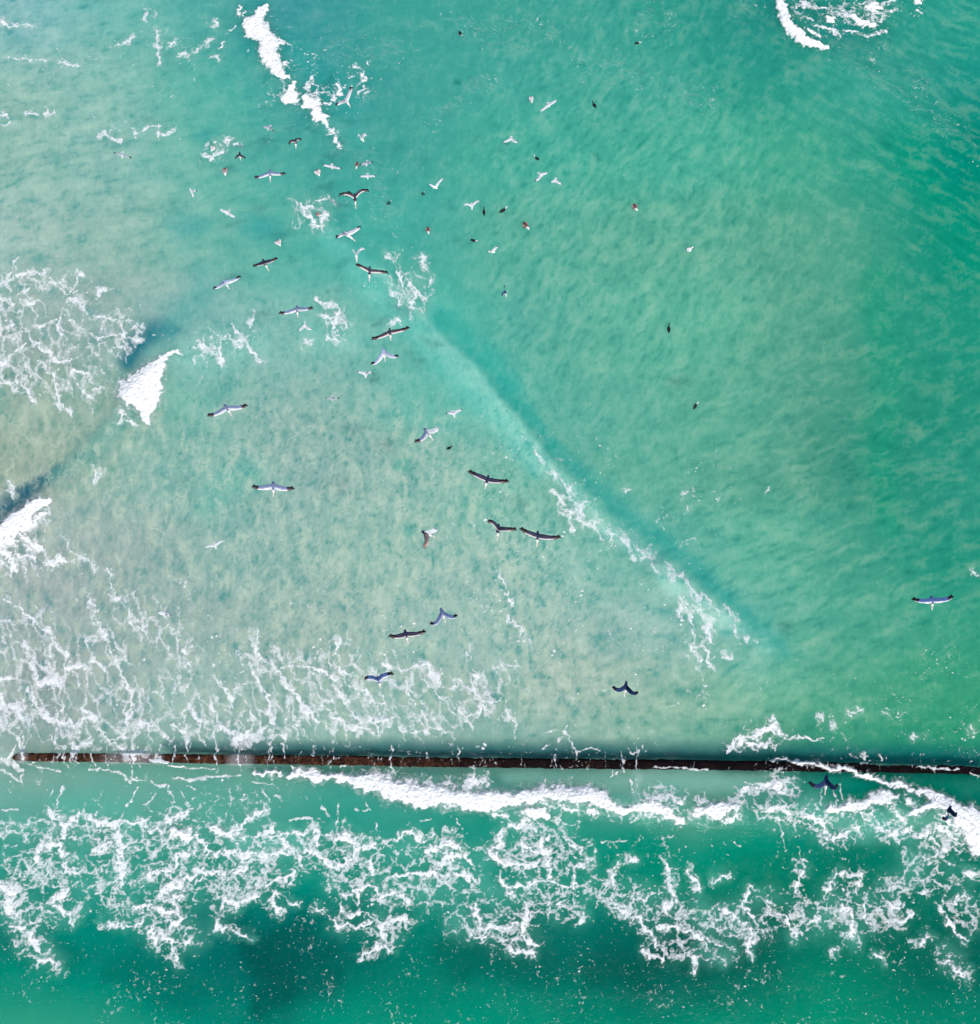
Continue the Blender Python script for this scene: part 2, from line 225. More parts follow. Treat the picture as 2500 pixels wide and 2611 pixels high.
LACEAREA = L("""
0,2110,30 120,2120,45 300,2140,45 500,2150,40 700,2160,45 900,2170,45 1100,2180,45 1300,2190,55 1460,2200,60;
1460,2230,30 1560,2290,40; 2280,2260,40 2420,2210,40; 0,2200,40 150,2230,60 400,2260,70 560,2250,60 700,2240,40; 0,2300,40 100,2330,40 180,2330,40; 60,2400,40 130,2460,35; 400,2350,60 480,2390,50; 860,2240,50 960,2260,60 1100,2270,60 1300,2300,60 1450,2310,50;
880,2340,50 1000,2370,40; 1180,2350,50 1340,2390,50; 300,2300,50 380,2300,60; 560,2320,40; 1560,2260,40 1650,2320,55 1750,2340,60 1850,2360,50 1960,2330,60; 1700,2420,40 1850,2430,40; 2050,2340,60 2180,2320,60 2280,2330,50;
2330,2200,40 2420,2260,50 2470,2340,50; 2420,2440,40; 1950,2080,30 2080,2110,36 2200,2110,40 2320,2120,40 2430,2150,40; 1400,2040,30 1600,2070,30 1800,2075,32; 1000,2020,20 1200,2035,30; 2050,20,35 2180,45,42 2270,20,25; 2100,85,22;
2280,2050,18; 1420,2140,60 1360,2130,50; 560,2100,20; 180,2090,30 270,2095,30; 740,245,28; 810,235,26 850,230,22; 905,180,20; 845,340,16 865,365,12; 700,120,20
""")
FLOWAREA = L("""
0,820,90 100,830,100 200,860,90 290,870,60; 0,720,50 100,720,40 170,730,40; 0,960,50 120,960,60 220,960,50; 300,820,40 350,850,25;
0,1680,60 100,1700,80 200,1740,80 300,1760,60 420,1820,50; 0,1820,50 120,1850,50 300,1870,45 500,1860,45 700,1850,50 900,1830,50 1080,1840,50 1180,1820,50; 60,1560,40 140,1620,50; 650,1680,50 750,1700,60 880,1720,60 1000,1730,60 1120,1750,50;
600,1780,60 760,1800,60 950,1800,60 1100,1810,50; 40,1420,70 120,1420,50; 250,1620,60 300,1680,50; 420,1760,60 540,1800,60; 1240,1740,50 1300,1700,40; 0,1600,40; 1040,720,50 1070,780,40; 850,810,30; 560,890,50; 1450,1300,30 1560,1370,25 1700,1460,25; 1790,1560,40; 1790,1660,40;
330,1560,60 420,1600,60 480,1680,50; 780,540,50; 545,380,28
""")
_r = random.Random(5)
THREAD = []
for _u in range(30, 2480, 44):
    _u += _r.uniform(-34, 34); _w = 1928 + _u * 0.0135
    _a, _b = _w - _r.uniform(-2, 40), _w + _r.uniform(0, 30)
    THREAD.append([(_u, _a, 0.9), (_u + _r.uniform(-5, 5), (_a + _b) / 2, 0.6), (_u + _r.uniform(-4, 4), _b, 0.4)])
SPECK = L("""
0,2450,60 200,2470,70 500,2440,80 900,2440,100 1300,2460,90 1700,2470,90 2100,2440,100 2450,2480,90; 300,2580,60 1000,2540,60 1500,2560,70 2000,2550,60 2400,2570,60; 0,2300,120 700,2300,120 1500,2320,120 2400,2300,120;
0,1700,200 400,1740,200 900,1700,160 1300,1600,120 1700,1650,100; 1250,1250,120 1400,1400,120 1700,1560,100; 2100,1830,80 2450,1850,80; 1450,1130,60 1560,1220,50; 1800,1200,60; 1780,1300,80; 400,900,80 600,890,60; 1000,700,80;
1500,1780,80 1900,1800,60; 450,170,60 420,100,50; 700,120,50 860,200,80; 2150,60,90; 560,400,40; 800,540,50; 0,850,200 200,850,160; 1280,1150,50 1230,1100,40; 2380,1680,60; 2450,1780,60; 0,2000,50 600,2020,50 1100,1900,40 1600,1900,40
""")
STREAK = L("""
2120,140,14 2200,185,28 2280,235,34 2360,290,36 2440,345,30 2500,390,30; 2320,180,24 2360,215,20; 2400,330,20 2500,350,24; 1080,60,30 1330,60,34 1420,90,30; 1240,110,30 1340,110,24; 1500,160,50 1620,180,50;
1270,180,24 1110,300,30; 930,400,40 980,440,40; 1560,210,30; 1000,120,50 860,130,50; 300,150,40 100,200,60 400,330,60; 960,470,40 1000,560,40; 700,330,30; 850,560,60; 1650,50,60; 1750,240,60; 1900,30,40
""")
# ---------------------------------------------------------------- foam and water fields on a fine grid
GX0, GX1, GY0, GY1, GD = -54.0, 54.0, -25.5, 67.5, 0.058
gx = np.arange(GX0, GX1, GD, dtype=f32); gy = np.arange(GY0, GY1, GD, dtype=f32)
NX, NY = len(gx), len(gy)
XX, YY = np.meshgrid(gx, gy)

def to_world_list(strokes):
    out = []
    for st in strokes:
        row = []
        for (u, v, w) in st:
            x, y = P(u, v)
            x2, _ = P(u + 1.0, v)
            row.append((x, y, max(w, 0.3) * (x2 - x)))
        if len(row) == 1:
            row.append((row[0][0] + 0.01, row[0][1], row[0][2]))
        out.append(row)
    return out

class Grid:
    def __init__(s, x0, y0, d, nx, ny, WX, WY):
        s.x0, s.y0, s.d, s.nx, s.ny, s.WX, s.WY = x0, y0, d, nx, ny, WX, WY
    def paint(s, strokes, inner=0.45, outer=1.5, strength=1.0, into=None, wmul=1.0, wadd=0.0, pad=0.9):
        D = np.zeros((s.ny, s.nx), f32) if into is None else into
        for st in to_world_list(strokes):
            for (ax, ay, aw), (bx, by, bw) in zip(st[:-1], st[1:]):
                aw2, bw2 = aw * wmul + wadd, bw * wmul + wadd
                m = max(aw2, bw2) * outer + pad
                i0 = max(0, int((min(ax, bx) - m - s.x0) / s.d)); i1 = min(s.nx, int((max(ax, bx) + m - s.x0) / s.d) + 2)
                j0 = max(0, int((min(ay, by) - m - s.y0) / s.d)); j1 = min(s.ny, int((max(ay, by) + m - s.y0) / s.d) + 2)
                if i0 >= i1 or j0 >= j1: continue
                X, Y = s.WX[j0:j1, i0:i1] - ax, s.WY[j0:j1, i0:i1] - ay
                dx, dy = bx - ax, by - ay
                t = np.clip((X * dx + Y * dy) / (dx * dx + dy * dy + 1e-9), 0, 1)
                d = np.sqrt((X - t * dx) ** 2 + (Y - t * dy) ** 2)
                q = d / (aw2 + (bw2 - aw2) * t)
                val = strength * (1 - sstep(inner, outer, q))
                sub = D[j0:j1, i0:i1]
                np.maximum(sub, val, out=sub)
        return D

n1 = perlin(XX / 1.1, YY / 1.1, 1); n2 = perlin(XX / 1.1, YY / 1.1, 2)
n3 = perlin(XX / 0.36, YY / 0.36, 3); n4 = perlin(XX / 0.36, YY / 0.36, 4)
n5 = perlin(XX / 0.16, YY / 0.16, 7)
WX1 = XX + 0.30 * n1 + 0.20 * n3 + 0.05 * n5; WY1 = YY + 0.30 * n2 + 0.20 * n4 + 0.05 * n5
G1 = Grid(GX0, GY0, GD, NX, NY, WX1, WY1)
G0 = Grid(GX0, GY0, GD, NX, NY, XX + 0.16 * n3 + 0.12 * n1 + 0.05 * n5, YY + 0.10 * n4 + 0.08 * n2)

D_solid = G1.paint(SOLID, 0.55, 1.75, 1.0, wadd=0.03)
D_limb = G1.paint(LIMB, 0.10, 1.9, 1.0, wadd=0.05, wmul=0.9)
D_lace = G1.paint(LACEAREA, 0.3, 1.5, 0.47)
D_halo = G1.paint(LIMB, 0.5, 4.2, 0.52, wadd=0.08) * np.where(UV(XX, YY)[1] < 1900, 0.55, 1.0)
D_lace = np.maximum(D_lace, D_halo)
D_flimb = G1.paint(FLOWLIMB, 0.0, 2.0, 0.90, wadd=0.05, wmul=0.75)
D_flow = G1.paint(FLOWAREA, 0.3, 1.4, 0.45)
D_flow = G1.paint(FLOWLIMB, 0.5, 3.6, 0.50, into=D_flow, wadd=0.10)
D_drip = G0.paint(DRIP, 0.0, 1.6, 1.0, wadd=0.035)
D_thr = G0.paint(THREAD, 0.0, 1.6, 1.0, wadd=0.02)
D_speck = G1.paint(SPECK, 0.3, 1.6, 1.0)
D_strk = G1.paint(STREAK, 0.2, 1.5, 1.0)

D_mist = G1.paint(SOLID, 0.6, 2.4, 1.0, wadd=0.06)
act = np.maximum.reduce([D_solid, D_mist, D_limb, D_lace * 2, D_flimb, D_flow * 2, D_drip, D_thr, D_speck, D_strk]) > 0.04
ax_, ay_ = XX[act], YY[act]
a1, a2, a3, a4 = n1[act], n2[act], n3[act], n4[act]
fine = fbm(ax_ / 0.34, ay_ / 0.34, 11, 2)
fine2 = perlin(ax_ / 0.17, ay_ / 0.13, 19)
fine3 = perlin(ax_ / 0.30 + 0.5 * a2, ay_ / 0.12 + 0.4 * a1, 29)
big = fbm(ax_ / 3.4, ay_ / 3.4, 15, 2)
# lace: two sizes of torn cells
lx, ly = ax_ + 0.30 * a1 + 0.16 * a3, ay_ + 0.30 * a2 + 0.16 * a4
f1, f2, _ = worley(lx / 1.25, ly / 0.95, 1)
e1 = np.clip((f2 - f1) / 0.62, 0, 1)
f1, f2, _ = worley(lx / 0.46, ly / 0.36, 5)
e2 = np.clip((f2 - f1) / 0.6, 0, 1)
lace = 0.44 * (1 - e1) ** 1.6 + 0.30 * (1 - e2) ** 1.3 + 0.22 + 0.20 * fine + 0.16 * fine2 + 0.10 * fine3
rdg = np.clip(1 - np.abs(fbm(lx / 0.85, ly / 1.0, 33, 2)) * 5.0, 0, 1)
rdg2 = np.clip(1 - np.abs(perlin(lx / 0.42, ly / 0.5, 35)) * 4.0, 0, 1)
lace = lace - 0.05 + 0.20 * rdg + 0.12 * rdg2
curd = 0.5 + 0.36 * fine + 0.22 * fine2 + 0.14 * (0.5 - e2) + 0.14 * fine3
# flow: cells drawn out along the run of the water (down and a little right above the wall)
ang = math.radians(-66)
ca, sa = math.cos(ang), math.sin(ang)
la = (lx * ca + ly * sa); lb = (-lx * sa + ly * ca)
f1, f2, _ = worley(la / 2.1, lb / 0.95, 2)
e3 = np.clip((f2 - f1) / 0.62, 0, 1)
f1, f2, _ = worley(la / 0.75, lb / 0.34, 6)
e4 = np.clip((f2 - f1) / 0.6, 0, 1)
flow = 0.56 * (1 - e3) ** 1.6 + 0.22 * (1 - e4) + 0.17 + 0.20 * fine + 0.12 * fine2 + 0.08 * fine3
rdg3 = np.clip(1 - np.abs(fbm(la / 1.9, lb / 0.8, 39, 2)) * 5.0, 0, 1)
flow = flow - 0.04 + 0.20 * rdg3 + 0.08 * rdg2
# specks
f1, f2, rid = worley(ax_ / 0.46 + 0.25 * a3, ay_ / 0.34 + 0.25 * a4, 9)
spk = np.where(rid > 0.90, 1 - f1 / (0.08 + 0.30 * (rid - 0.90) * 7), -1.0)
# wind streaks on the wave backs
ang = math.radians(-24)
sx_, sy_ = ax_ * math.cos(ang) + ay_ * math.sin(ang), -ax_ * math.sin(ang) + ay_ * math.cos(ang)
stk = 1 - np.abs(perlin(sx_ / 2.2 + 0.5 * a1, sy_ / 0.45 + 0.6 * a2 + 0.15 * a3, 21)) * 5.0
stk = stk * 0.7 + 0.55 * perlin(sx_ / 1.1, sy_ / 0.5, 23)

V = np.full(ax_.shape, -9.0, f32); A = np.zeros(ax_.shape, f32)
def layer(v, alpha):
    global V, A
    m = v > V
    V = np.where(m, v, V); A = np.where(m, alpha, A)
U_act, V_act = UV(ax_, ay_)
ds, dl, dc = D_solid[act], D_limb[act], D_lace[act]
AM = 1.0
layer(curd * 0.85 + 0.02 - (1 - ds * 1.14), 1.0)
layer(0.34 * curd + 0.70 * lace + 0.12 * big - 0.16 - (1 - dl) * 0.90, 0.98)
layer(lace - (1 - dc) - 0.04 + 0.30 * big, 0.76)
soft = np.exp(-(np.abs((V_act - 1350) - 0.93 * (U_act - 1560)) / 90.0) ** 2) * (U_act > 1300) * (V_act < 1720)
df, dw = D_flimb[act] - 0.16 * soft, D_flow[act] + 0.05 * soft
layer(0.28 * curd + 0.72 * flow + 0.08 * big - 0.05 - (1 - df) * 0.97, 0.86)
layer(flow - (1 - dw) - 0.02 + 0.22 * big, 0.66)
layer(0.75 * D_drip[act] + 0.42 * fine + 0.12 * fine2 - 0.42, 0.85)
layer(0.60 * D_thr[act] + 0.55 * fine + 0.12 * fine2 - 0.42, 0.55)
layer(np.minimum((spk + 0.10 * a1) * 0.8 - (1 - D_speck[act]) * 0.9 - 0.12 + 0.9 * np.minimum(big, 0.3) - 0.30 * (V_act > 2330), 0.5), 0.95)
layer(np.minimum(stk * 0.5 - (1 - D_strk[act]) * 0.8 + 0.0, 0.25) - 0.04, 0.11)
dm = D_mist[act]
layer(0.34 * dm + 0.16 * fine + 0.10 * fine2 + 0.08 * fine3 - 0.13 - 0.14 * (V_act < 700), 0.45)
layer(0.5 * dl + 0.22 * fine + 0.12 * fine3 - 0.22, 0.45)
foamV = np.full((NY, NX), -1.0, f32); foamV[act] = V
foamA = np.zeros((NY, NX), f32); foamA[act] = A

# ---------------------------------------------------------------- helpers
def lin(c):
    c = np.asarray(c, float) / 255.0
    return np.where(c <= 0.04045, c / 12.92, ((c + 0.055) / 1.055) ** 2.4)

def mesh_object(name, verts, faces, mat, parent=None, cols=None, smooth=True, attrs=None):
    me = bpy.data.meshes.new(name)
    verts = np.asarray(verts, np.float32)
    if isinstance(faces, np.ndarray):
        me.vertices.add(len(verts)); me.vertices.foreach_set('co', verts.ravel())
        k = faces.shape[1]
        me.loops.add(faces.size); me.loops.foreach_set('vertex_index', faces.astype(np.int32).ravel())
        me.polygons.add(len(faces))
        me.polygons.foreach_set('loop_start', np.arange(0, faces.size, k, dtype=np.int32))
        me.polygons.foreach_set('loop_total', np.full(len(faces), k, np.int32))
        me.update(calc_edges=True)
    else:
        me.from_pydata([tuple(v) for v in verts], [], faces); me.update()
    if smooth:
        me.polygons.foreach_set('use_smooth', np.ones(len(me.polygons), bool))
    if cols is not None:
        a = me.attributes.new('tint', 'FLOAT_COLOR', 'POINT')
        c = np.ones((len(verts), 4), np.float32); c[:, :3] = cols
        a.data.foreach_set('color', c.ravel())
    for k, arr in (attrs or {}).items():
        a = me.attributes.new(k, 'FLOAT', 'POINT'); a.data.foreach_set('value', np.asarray(arr, np.float32).ravel())
    me.materials.append(mat)
    ob = bpy.data.objects.new(name, me)
    COL.objects.link(ob)
    if parent: ob.parent = parent
    return ob

def tag(o, label=None, category=None, group=None, kind=None):
    if label: o['label'] = label
    if category: o['category'] = category
    if group: o['group'] = group
    if kind: o['kind'] = kind
    return o

def empty(name, loc):
    o = bpy.data.objects.new(name, None); o.location = loc; o.empty_display_size = 0.3
    COL.objects.link(o)
    return o

def new_mat(name):
    m = bpy.data.materials.new(name); m.use_nodes = True
    nt = m.node_tree
    return m, nt, nt.nodes, nt.links, nt.nodes['Principled BSDF']

def math_node(N, LK, op, a, b=None, clamp=False):
    n = N.new('ShaderNodeMath'); n.operation = op; n.use_clamp = clamp
    for i, q in enumerate((a, b)):
        if q is None: continue
        if isinstance(q, (int, float)): n.inputs[i].default_value = q
        else: LK.new(q, n.inputs[i])
    return n.outputs[0]

def noise_node(N, LK, vec, scale, detail=3, rough=0.55, dist=0.0):
    n = N.new('ShaderNodeTexNoise'); n.inputs['Scale'].default_value = scale; n.inputs['Detail'].default_value = detail
    n.inputs['Roughness'].default_value = rough; n.inputs['Distortion'].default_value = dist
    LK.new(vec, n.inputs['Vector'])
    return n.outputs['Fac']

def mapped(N, LK, scale=(1, 1, 1), rot=0.0, loc=(0, 0, 0)):
    g = N.new('ShaderNodeNewGeometry'); m = N.new('ShaderNodeMapping')
    m.inputs['Scale'].default_value = scale; m.inputs['Rotation'].default_value = (0, 0, rot); m.inputs['Location'].default_value = loc
    LK.new(g.outputs['Position'], m.inputs['Vector'])
    return m.outputs[0]

def mixc(N, LK, fac, a, b, mode='MIX'):
    n = N.new('ShaderNodeMix'); n.data_type = 'RGBA'; n.blend_type = mode
    for i, q in ((0, fac), (6, a), (7, b)):
        if isinstance(q, (int, float)): n.inputs[i].default_value = q
        elif isinstance(q, tuple): n.inputs[i].default_value = q
        else: LK.new(q, n.inputs[i])
    return n.outputs[2]

def ramp(N, LK, fac, stops):
    n = N.new('ShaderNodeMapRange'); n.interpolation_type = 'SMOOTHSTEP'
    LK.new(fac, n.inputs[0])
    n.inputs[1].default_value, n.inputs[2].default_value, n.inputs[3].default_value, n.inputs[4].default_value = stops
    return n.outputs[0]

# ---------------------------------------------------------------- materials
# water: colour of silt, depth and painted wave shade carried per vertex, small mottling, ripples and gloss from nodes
M_water, nt, N, LK, B = new_mat('sea_water')
at = N.new('ShaderNodeAttribute'); at.attribute_name = 'tint'
am = N.new('ShaderNodeAttribute'); am.attribute_name = 'silt'
p1 = mapped(N, LK)
p2 = mapped(N, LK, (1.0, 0.45, 1), math.radians(-14))
cl = noise_node(N, LK, mapped(N, LK, (0.8, 1.15, 1), math.radians(20)), 0.46, 6, 0.60, 0.35)
st = noise_node(N, LK, p2, 1.1, 5, 0.6, 0.35)
fi = noise_node(N, LK, p2, 3.6, 3, 0.6, 0.2)
s = math_node(N, LK, 'ADD', math_node(N, LK, 'MULTIPLY', math_node(N, LK, 'SUBTRACT', cl, 0.5), 3.2), math_node(N, LK, 'MULTIPLY', math_node(N, LK, 'SUBTRACT', st, 0.5), 2.2))
s = math_node(N, LK, 'ADD', s, math_node(N, LK, 'MULTIPLY', math_node(N, LK, 'SUBTRACT', fi, 0.5), 2.2))
amt = N.new('ShaderNodeAttribute'); amt.attribute_name = 'drift'
s = math_node(N, LK, 'ADD', s, amt.outputs['Fac'])
s = math_node(N, LK, 'MULTIPLY', s, am.outputs['Fac'])
pos = math_node(N, LK, 'MAXIMUM', s, 0.0); neg = math_node(N, LK, 'MULTIPLY', math_node(N, LK, 'MINIMUM', s, 0.0), -1.0)
pos = math_node(N, LK, 'MINIMUM', pos, 1.6)
c1 = mixc(N, LK, pos, at.outputs['Color'], mixc(N, LK, 1.0, at.outputs['Color'], (0.125, 0.105, 0.078, 1), 'ADD'))
dk = mixc(N, LK, 1.0, at.outputs['Color'], (0.34, 0.72, 0.76, 1), 'MULTIPLY')
neg = math_node(N, LK, 'MINIMUM', neg, 0.9)
c2 = mixc(N, LK, neg, c1, dk)
# wavering pale net of caustic light painted into the shallows, and tiny bubbles afloat
ash = N.new('ShaderNodeAttribute'); ash.attribute_name = 'caustic'
afl = N.new('ShaderNodeAttribute'); afl.attribute_name = 'fleck'
nw = N.new('ShaderNodeTexNoise'); nw.inputs['Scale'].default_value = 1.1; nw.inputs['Detail'].default_value = 3; LK.new(p1, nw.inputs['Vector'])
vm = N.new('ShaderNodeVectorMath'); vm.operation = 'MULTIPLY_ADD'; LK.new(nw.outputs['Color'], vm.inputs[0]); vm.inputs[1].default_value = (2.2, 2.2, 0); LK.new(p1, vm.inputs[2])
vo = N.new('ShaderNodeTexVoronoi'); vo.feature = 'DISTANCE_TO_EDGE'; vo.inputs['Scale'].default_value = 1.25; LK.new(vm.outputs[0], vo.inputs['Vector'])
net = math_node(N, LK, 'MULTIPLY', ramp(N, LK, vo.outputs['Distance'], (0.0, 0.30, 1.0, 0.0)), ramp(N, LK, st, (0.42, 0.66, 0.0, 1.0)))
net = math_node(N, LK, 'MULTIPLY', net, ash.outputs['Fac'])
c2 = mixc(N, LK, net, c2, (0.50, 0.60, 0.46, 1))
vf = N.new('ShaderNodeTexVoronoi'); vf.inputs['Scale'].default_value = 4.4; LK.new(p1, vf.inputs['Vector'])
sc = N.new('ShaderNodeSeparateColor'); LK.new(vf.outputs['Color'], sc.inputs[0])
keep = ramp(N, LK, math_node(N, LK, 'ADD', sc.outputs[0], math_node(N, LK, 'MULTIPLY', math_node(N, LK, 'SUBTRACT', cl, 0.5), 1.2)), (0.86, 0.92, 0.0, 1.0))
dot = ramp(N, LK, vf.outputs['Distance'], (0.07, 0.20, 1.0, 0.0))
fk = math_node(N, LK, 'MULTIPLY', math_node(N, LK, 'MULTIPLY', keep, dot), afl.outputs['Fac'])
fk = math_node(N, LK, 'MULTIPLY', fk, 0.8)
c2 = mixc(N, LK, fk, c2, (0.60, 0.72, 0.68, 1))
LK.new(c2, B.inputs['Base Color'])
B.inputs['Roughness'].default_value = 0.16
B.inputs['IOR'].default_value = 1.33
B.subsurface_method = 'BURLEY' if hasattr(B, 'subsurface_method') else None
B.inputs['Subsurface Weight'].default_value = 1.0
B.inputs['Specular IOR Level'].default_value = 0.10
B.inputs['Subsurface Radius'].default_value = (0.8, 1.0, 1.0)
B.inputs['Subsurface Scale'].default_value = 4.0
r1 = noise_node(N, LK, mapped(N, LK, (0.6, 1.1, 1), math.radians(8)), 1.6, 5, 0.6, 0.4)
r2 = noise_node(N, LK, mapped(N, LK, (1.0, 1.5, 1), math.radians(-20)), 7.0, 3, 0.6, 0.3)
rr = math_node(N, LK, 'ADD', r1, math_node(N, LK, 'MULTIPLY', r2, 0.25))
bp = N.new('ShaderNodeBump'); bp.inputs['Strength'].default_value = 0.4; bp.inputs['Distance'].default_value = 0.12
LK.new(rr, bp.inputs['Height']); LK.new(bp.outputs[0], B.inputs['Normal'])

# foam: opacity from the foam thickness, torn further by fine noise
M_foam, nt, N, LK, B = new_mat('white_foam')
af = N.new('ShaderNodeAttribute'); af.attribute_name = 'foam'
aa = N.new('ShaderNodeAttribute'); aa.attribute_name = 'cover'
pf = mapped(N, LK)
nf = noise_node(N, LK, pf, 9.0, 3, 0.65, 0.8)
vor = N.new('ShaderNodeTexVoronoi'); vor.feature = 'DISTANCE_TO_EDGE'; vor.inputs['Scale'].default_value = 5.5
wv = N.new('ShaderNodeVectorMath'); wv.operation = 'MULTIPLY_ADD'
nc = N.new('ShaderNodeTexNoise'); nc.inputs['Scale'].default_value = 3.5; nc.inputs['Detail'].default_value = 3; LK.new(pf, nc.inputs['Vector'])
LK.new(nc.outputs['Color'], wv.inputs[0]); wv.inputs[1].default_value = (0.9, 0.6, 0.6); LK.new(pf, wv.inputs[2])
LK.new(wv.outputs[0], vor.inputs['Vector'])
cell = vor.outputs['Distance']
v = math_node(N, LK, 'ADD', af.outputs['Fac'], math_node(N, LK, 'MULTIPLY', math_node(N, LK, 'SUBTRACT', nf, 0.5), 0.30))
edge = ramp(N, LK, v, (-0.05, 0.13, 0.0, 1.0))
body = ramp(N, LK, v, (0.0, 0.46, 0.30, 1.0))
hole = ramp(N, LK, cell, (0.0, 0.20, 1.0, 0.74))
thick = ramp(N, LK, v, (0.25, 0.6, 0.0, 1.0))
hole = math_node(N, LK, 'MAXIMUM', hole, thick)
al = math_node(N, LK, 'MULTIPLY', math_node(N, LK, 'MULTIPLY', edge, body), math_node(N, LK, 'MULTIPLY', hole, aa.outputs['Fac']), True)
LK.new(al, B.inputs['Alpha'])
B.inputs['Base Color'].default_value = (0.93, 0.935, 0.94, 1)
B.inputs['Roughness'].default_value = 0.7
B.inputs['Specular IOR Level'].default_value = 0.2
nb = noise_node(N, LK, pf, 5.0, 5, 0.7, 0.6)
hb = math_node(N, LK, 'SUBTRACT', nb, math_node(N, LK, 'MULTIPLY', cell, 0.7))
bp = N.new('ShaderNodeBump'); bp.inputs['Strength'].default_value = 0.55; bp.inputs['Distance'].default_value = 0.06
LK.new(hb, bp.inputs['Height']); LK.new(bp.outputs[0], B.inputs['Normal'])

# feathers: colour zones carried by the plumage, barbs and wear from nodes
def feather_mat():
    m, nt, N, LK, B = new_mat('plumage')
    at = N.new('ShaderNodeAttribute'); at.attribute_name = 'tint'
    tc = N.new('ShaderNodeTexCoord')
    n = noise_node(N, LK, tc.outputs['Object'], 16.0, 3, 0.6, 0.4)
    f = ramp(N, LK, n, (0.3, 0.7, 0.72, 1.12))
    c = mixc(N, LK, 1.0, at.outputs['Color'], f, 'MULTIPLY')
    LK.new(c, B.inputs['Base Color']); B.inputs['Roughness'].default_value = 0.6
    B.inputs['Specular IOR Level'].default_value = 0.3
    return m
M_plume = feather_mat()
M_bill, _, _, _, B = new_mat('pale_horn_bill'); B.inputs['Base Color'].default_value = (0.72, 0.66, 0.58, 1); B.inputs['Roughness'].default_value = 0.45
M_ybill, _, _, _, B = new_mat('yellow_bill'); B.inputs['Base Color'].default_value = (0.65, 0.42, 0.08, 1); B.inputs['Roughness'].default_value = 0.45
M_dbill, _, _, _, B = new_mat('dark_bill'); B.inputs['Base Color'].default_value = (0.12, 0.11, 0.09, 1); B.inputs['Roughness'].default_value = 0.45

# rusty, weed grown wall
M_wall, nt, N, LK, B = new_mat('algae_covered_wall')
at = N.new('ShaderNodeAttribute'); at.attribute_name = 'wear'
pw = mapped(N, LK)
n1_ = noise_node(N, LK, pw, 3.0, 6, 0.75, 0.5); n2_ = noise_node(N, LK, pw, 9.0, 4, 0.7)
ca_ = mixc(N, LK, ramp(N, LK, n1_, (0.42, 0.62, 0, 1)), (0.016, 0.005, 0.004, 1), (0.115, 0.042, 0.024, 1))
cb_ = mixc(N, LK, ramp(N, LK, n2_, (0.52, 0.70, 0, 0.7)), ca_, (0.17, 0.105, 0.035, 1))
cc_ = mixc(N, LK, at.outputs['Fac'], cb_, (0.003, 0.002, 0.003, 1))
LK.new(cc_, B.inputs['Base Color']); B.inputs['Roughness'].default_value = 0.85; B.inputs['Specular IOR Level'].default_value = 0.08
bp = N.new('ShaderNodeBump'); bp.inputs['Strength'].default_value = 0.8; bp.inputs['Distance'].default_value = 0.06
LK.new(n2_, bp.inputs['Height']); LK.new(bp.outputs[0], B.inputs['Normal'])

# ---------------------------------------------------------------- the height of the sea
WALL_PTS = [(-900, 1919), (0, 1929.5), (640, 1936), (1240, 1945), (1840, 1951), (2300, 1960), (2500, 1964), (3400, 1976)]
_wp = np.array([P(u, v) for u, v in WALL_PTS])
def wall_y(x):
    return np.interp(x, _wp[:, 0], _wp[:, 1])

def ridge(X, Y, pts, width, back, height):
    """a swell: steep on one side (width), long on the other (back)"""
    best = np.full(X.shape, 1e9, np.float32); side = np.zeros(X.shape, np.float32); hh = np.zeros(X.shape, np.float32)
    w = [P(u, v) for (u, v, h) in pts]
    for k in range(len(w) - 1):
        ax, ay = w[k]; bx, by = w[k + 1]
        dx, dy = bx - ax, by - ay; L2 = dx * dx + dy * dy
        t = np.clip(((X - ax) * dx + (Y - ay) * dy) / L2, 0, 1)
        px, py = X - ax - t * dx, Y - ay - t * dy
        d = np.sqrt(px * px + py * py)
        m = d < best
        best = np.where(m, d, best); side = np.where(m, (dx * py - dy * px) / math.sqrt(L2), side)
        hh = np.where(m, pts[k][2] + (pts[k + 1][2] - pts[k][2]) * t, hh)
    wdt = np.where(side > 0, width, back)
    return height * hh * np.exp(-(best / wdt) ** 2)

def sea_height(X, Y):
    X = np.asarray(X, f32); Y = np.asarray(Y, f32)
    h = 0.10 * fbm(X / 9.0, Y / 6.0, 31, 3) + 0.035 * fbm(X / 1.6, Y / 1.1, 37, 3)
    h = h + ridge(X, Y, [(1060, 800, 0), (1200, 960, .7), (1370, 1150, 1), (1560, 1360, 1), (1760, 1510, 1), (1900, 1630, .6), (2050, 1720, 0)], 0.9, 3.0, 0.42)
    h = h + ridge(X, Y, [(520, 820, 0), (440, 900, .6), (330, 1010, 1), (230, 1150, .6), (120, 1265, 1), (-20, 1370, 1), (-200, 1500, .4)], 2.2, 0.9, 0.55) * 0.8
    h = h + ridge(X, Y, [(600, -120, .4), (660, 60, 1), (720, 190, 1), (800, 290, .8), (870, 390, .4), (960, 520, 0)], 1.2, 2.5, 0.4)
    h = h + ridge(X, Y, [(1960, -60, 1), (2010, 60, 1), (2110, 135, 1), (2260, 240, .8), (2420, 340, .7), (2560, 430, .5), (2900, 600, 0)], 2.6, 1.3, 0.4)
    h = h + ridge(X, Y, [(560, 1975, 0), (900, 1990, .6), (1100, 2028, 1), (1500, 2035, .9), (1900, 2065, .8), (2300, 2040, .8), (2520, 2090, 1)], 0.8, 1.5, 0.32)
    wy = wall_y(X)
    below = sstep(0.35, -0.25, Y - wy)
    return (h - 0.34 * below).astype(f32)

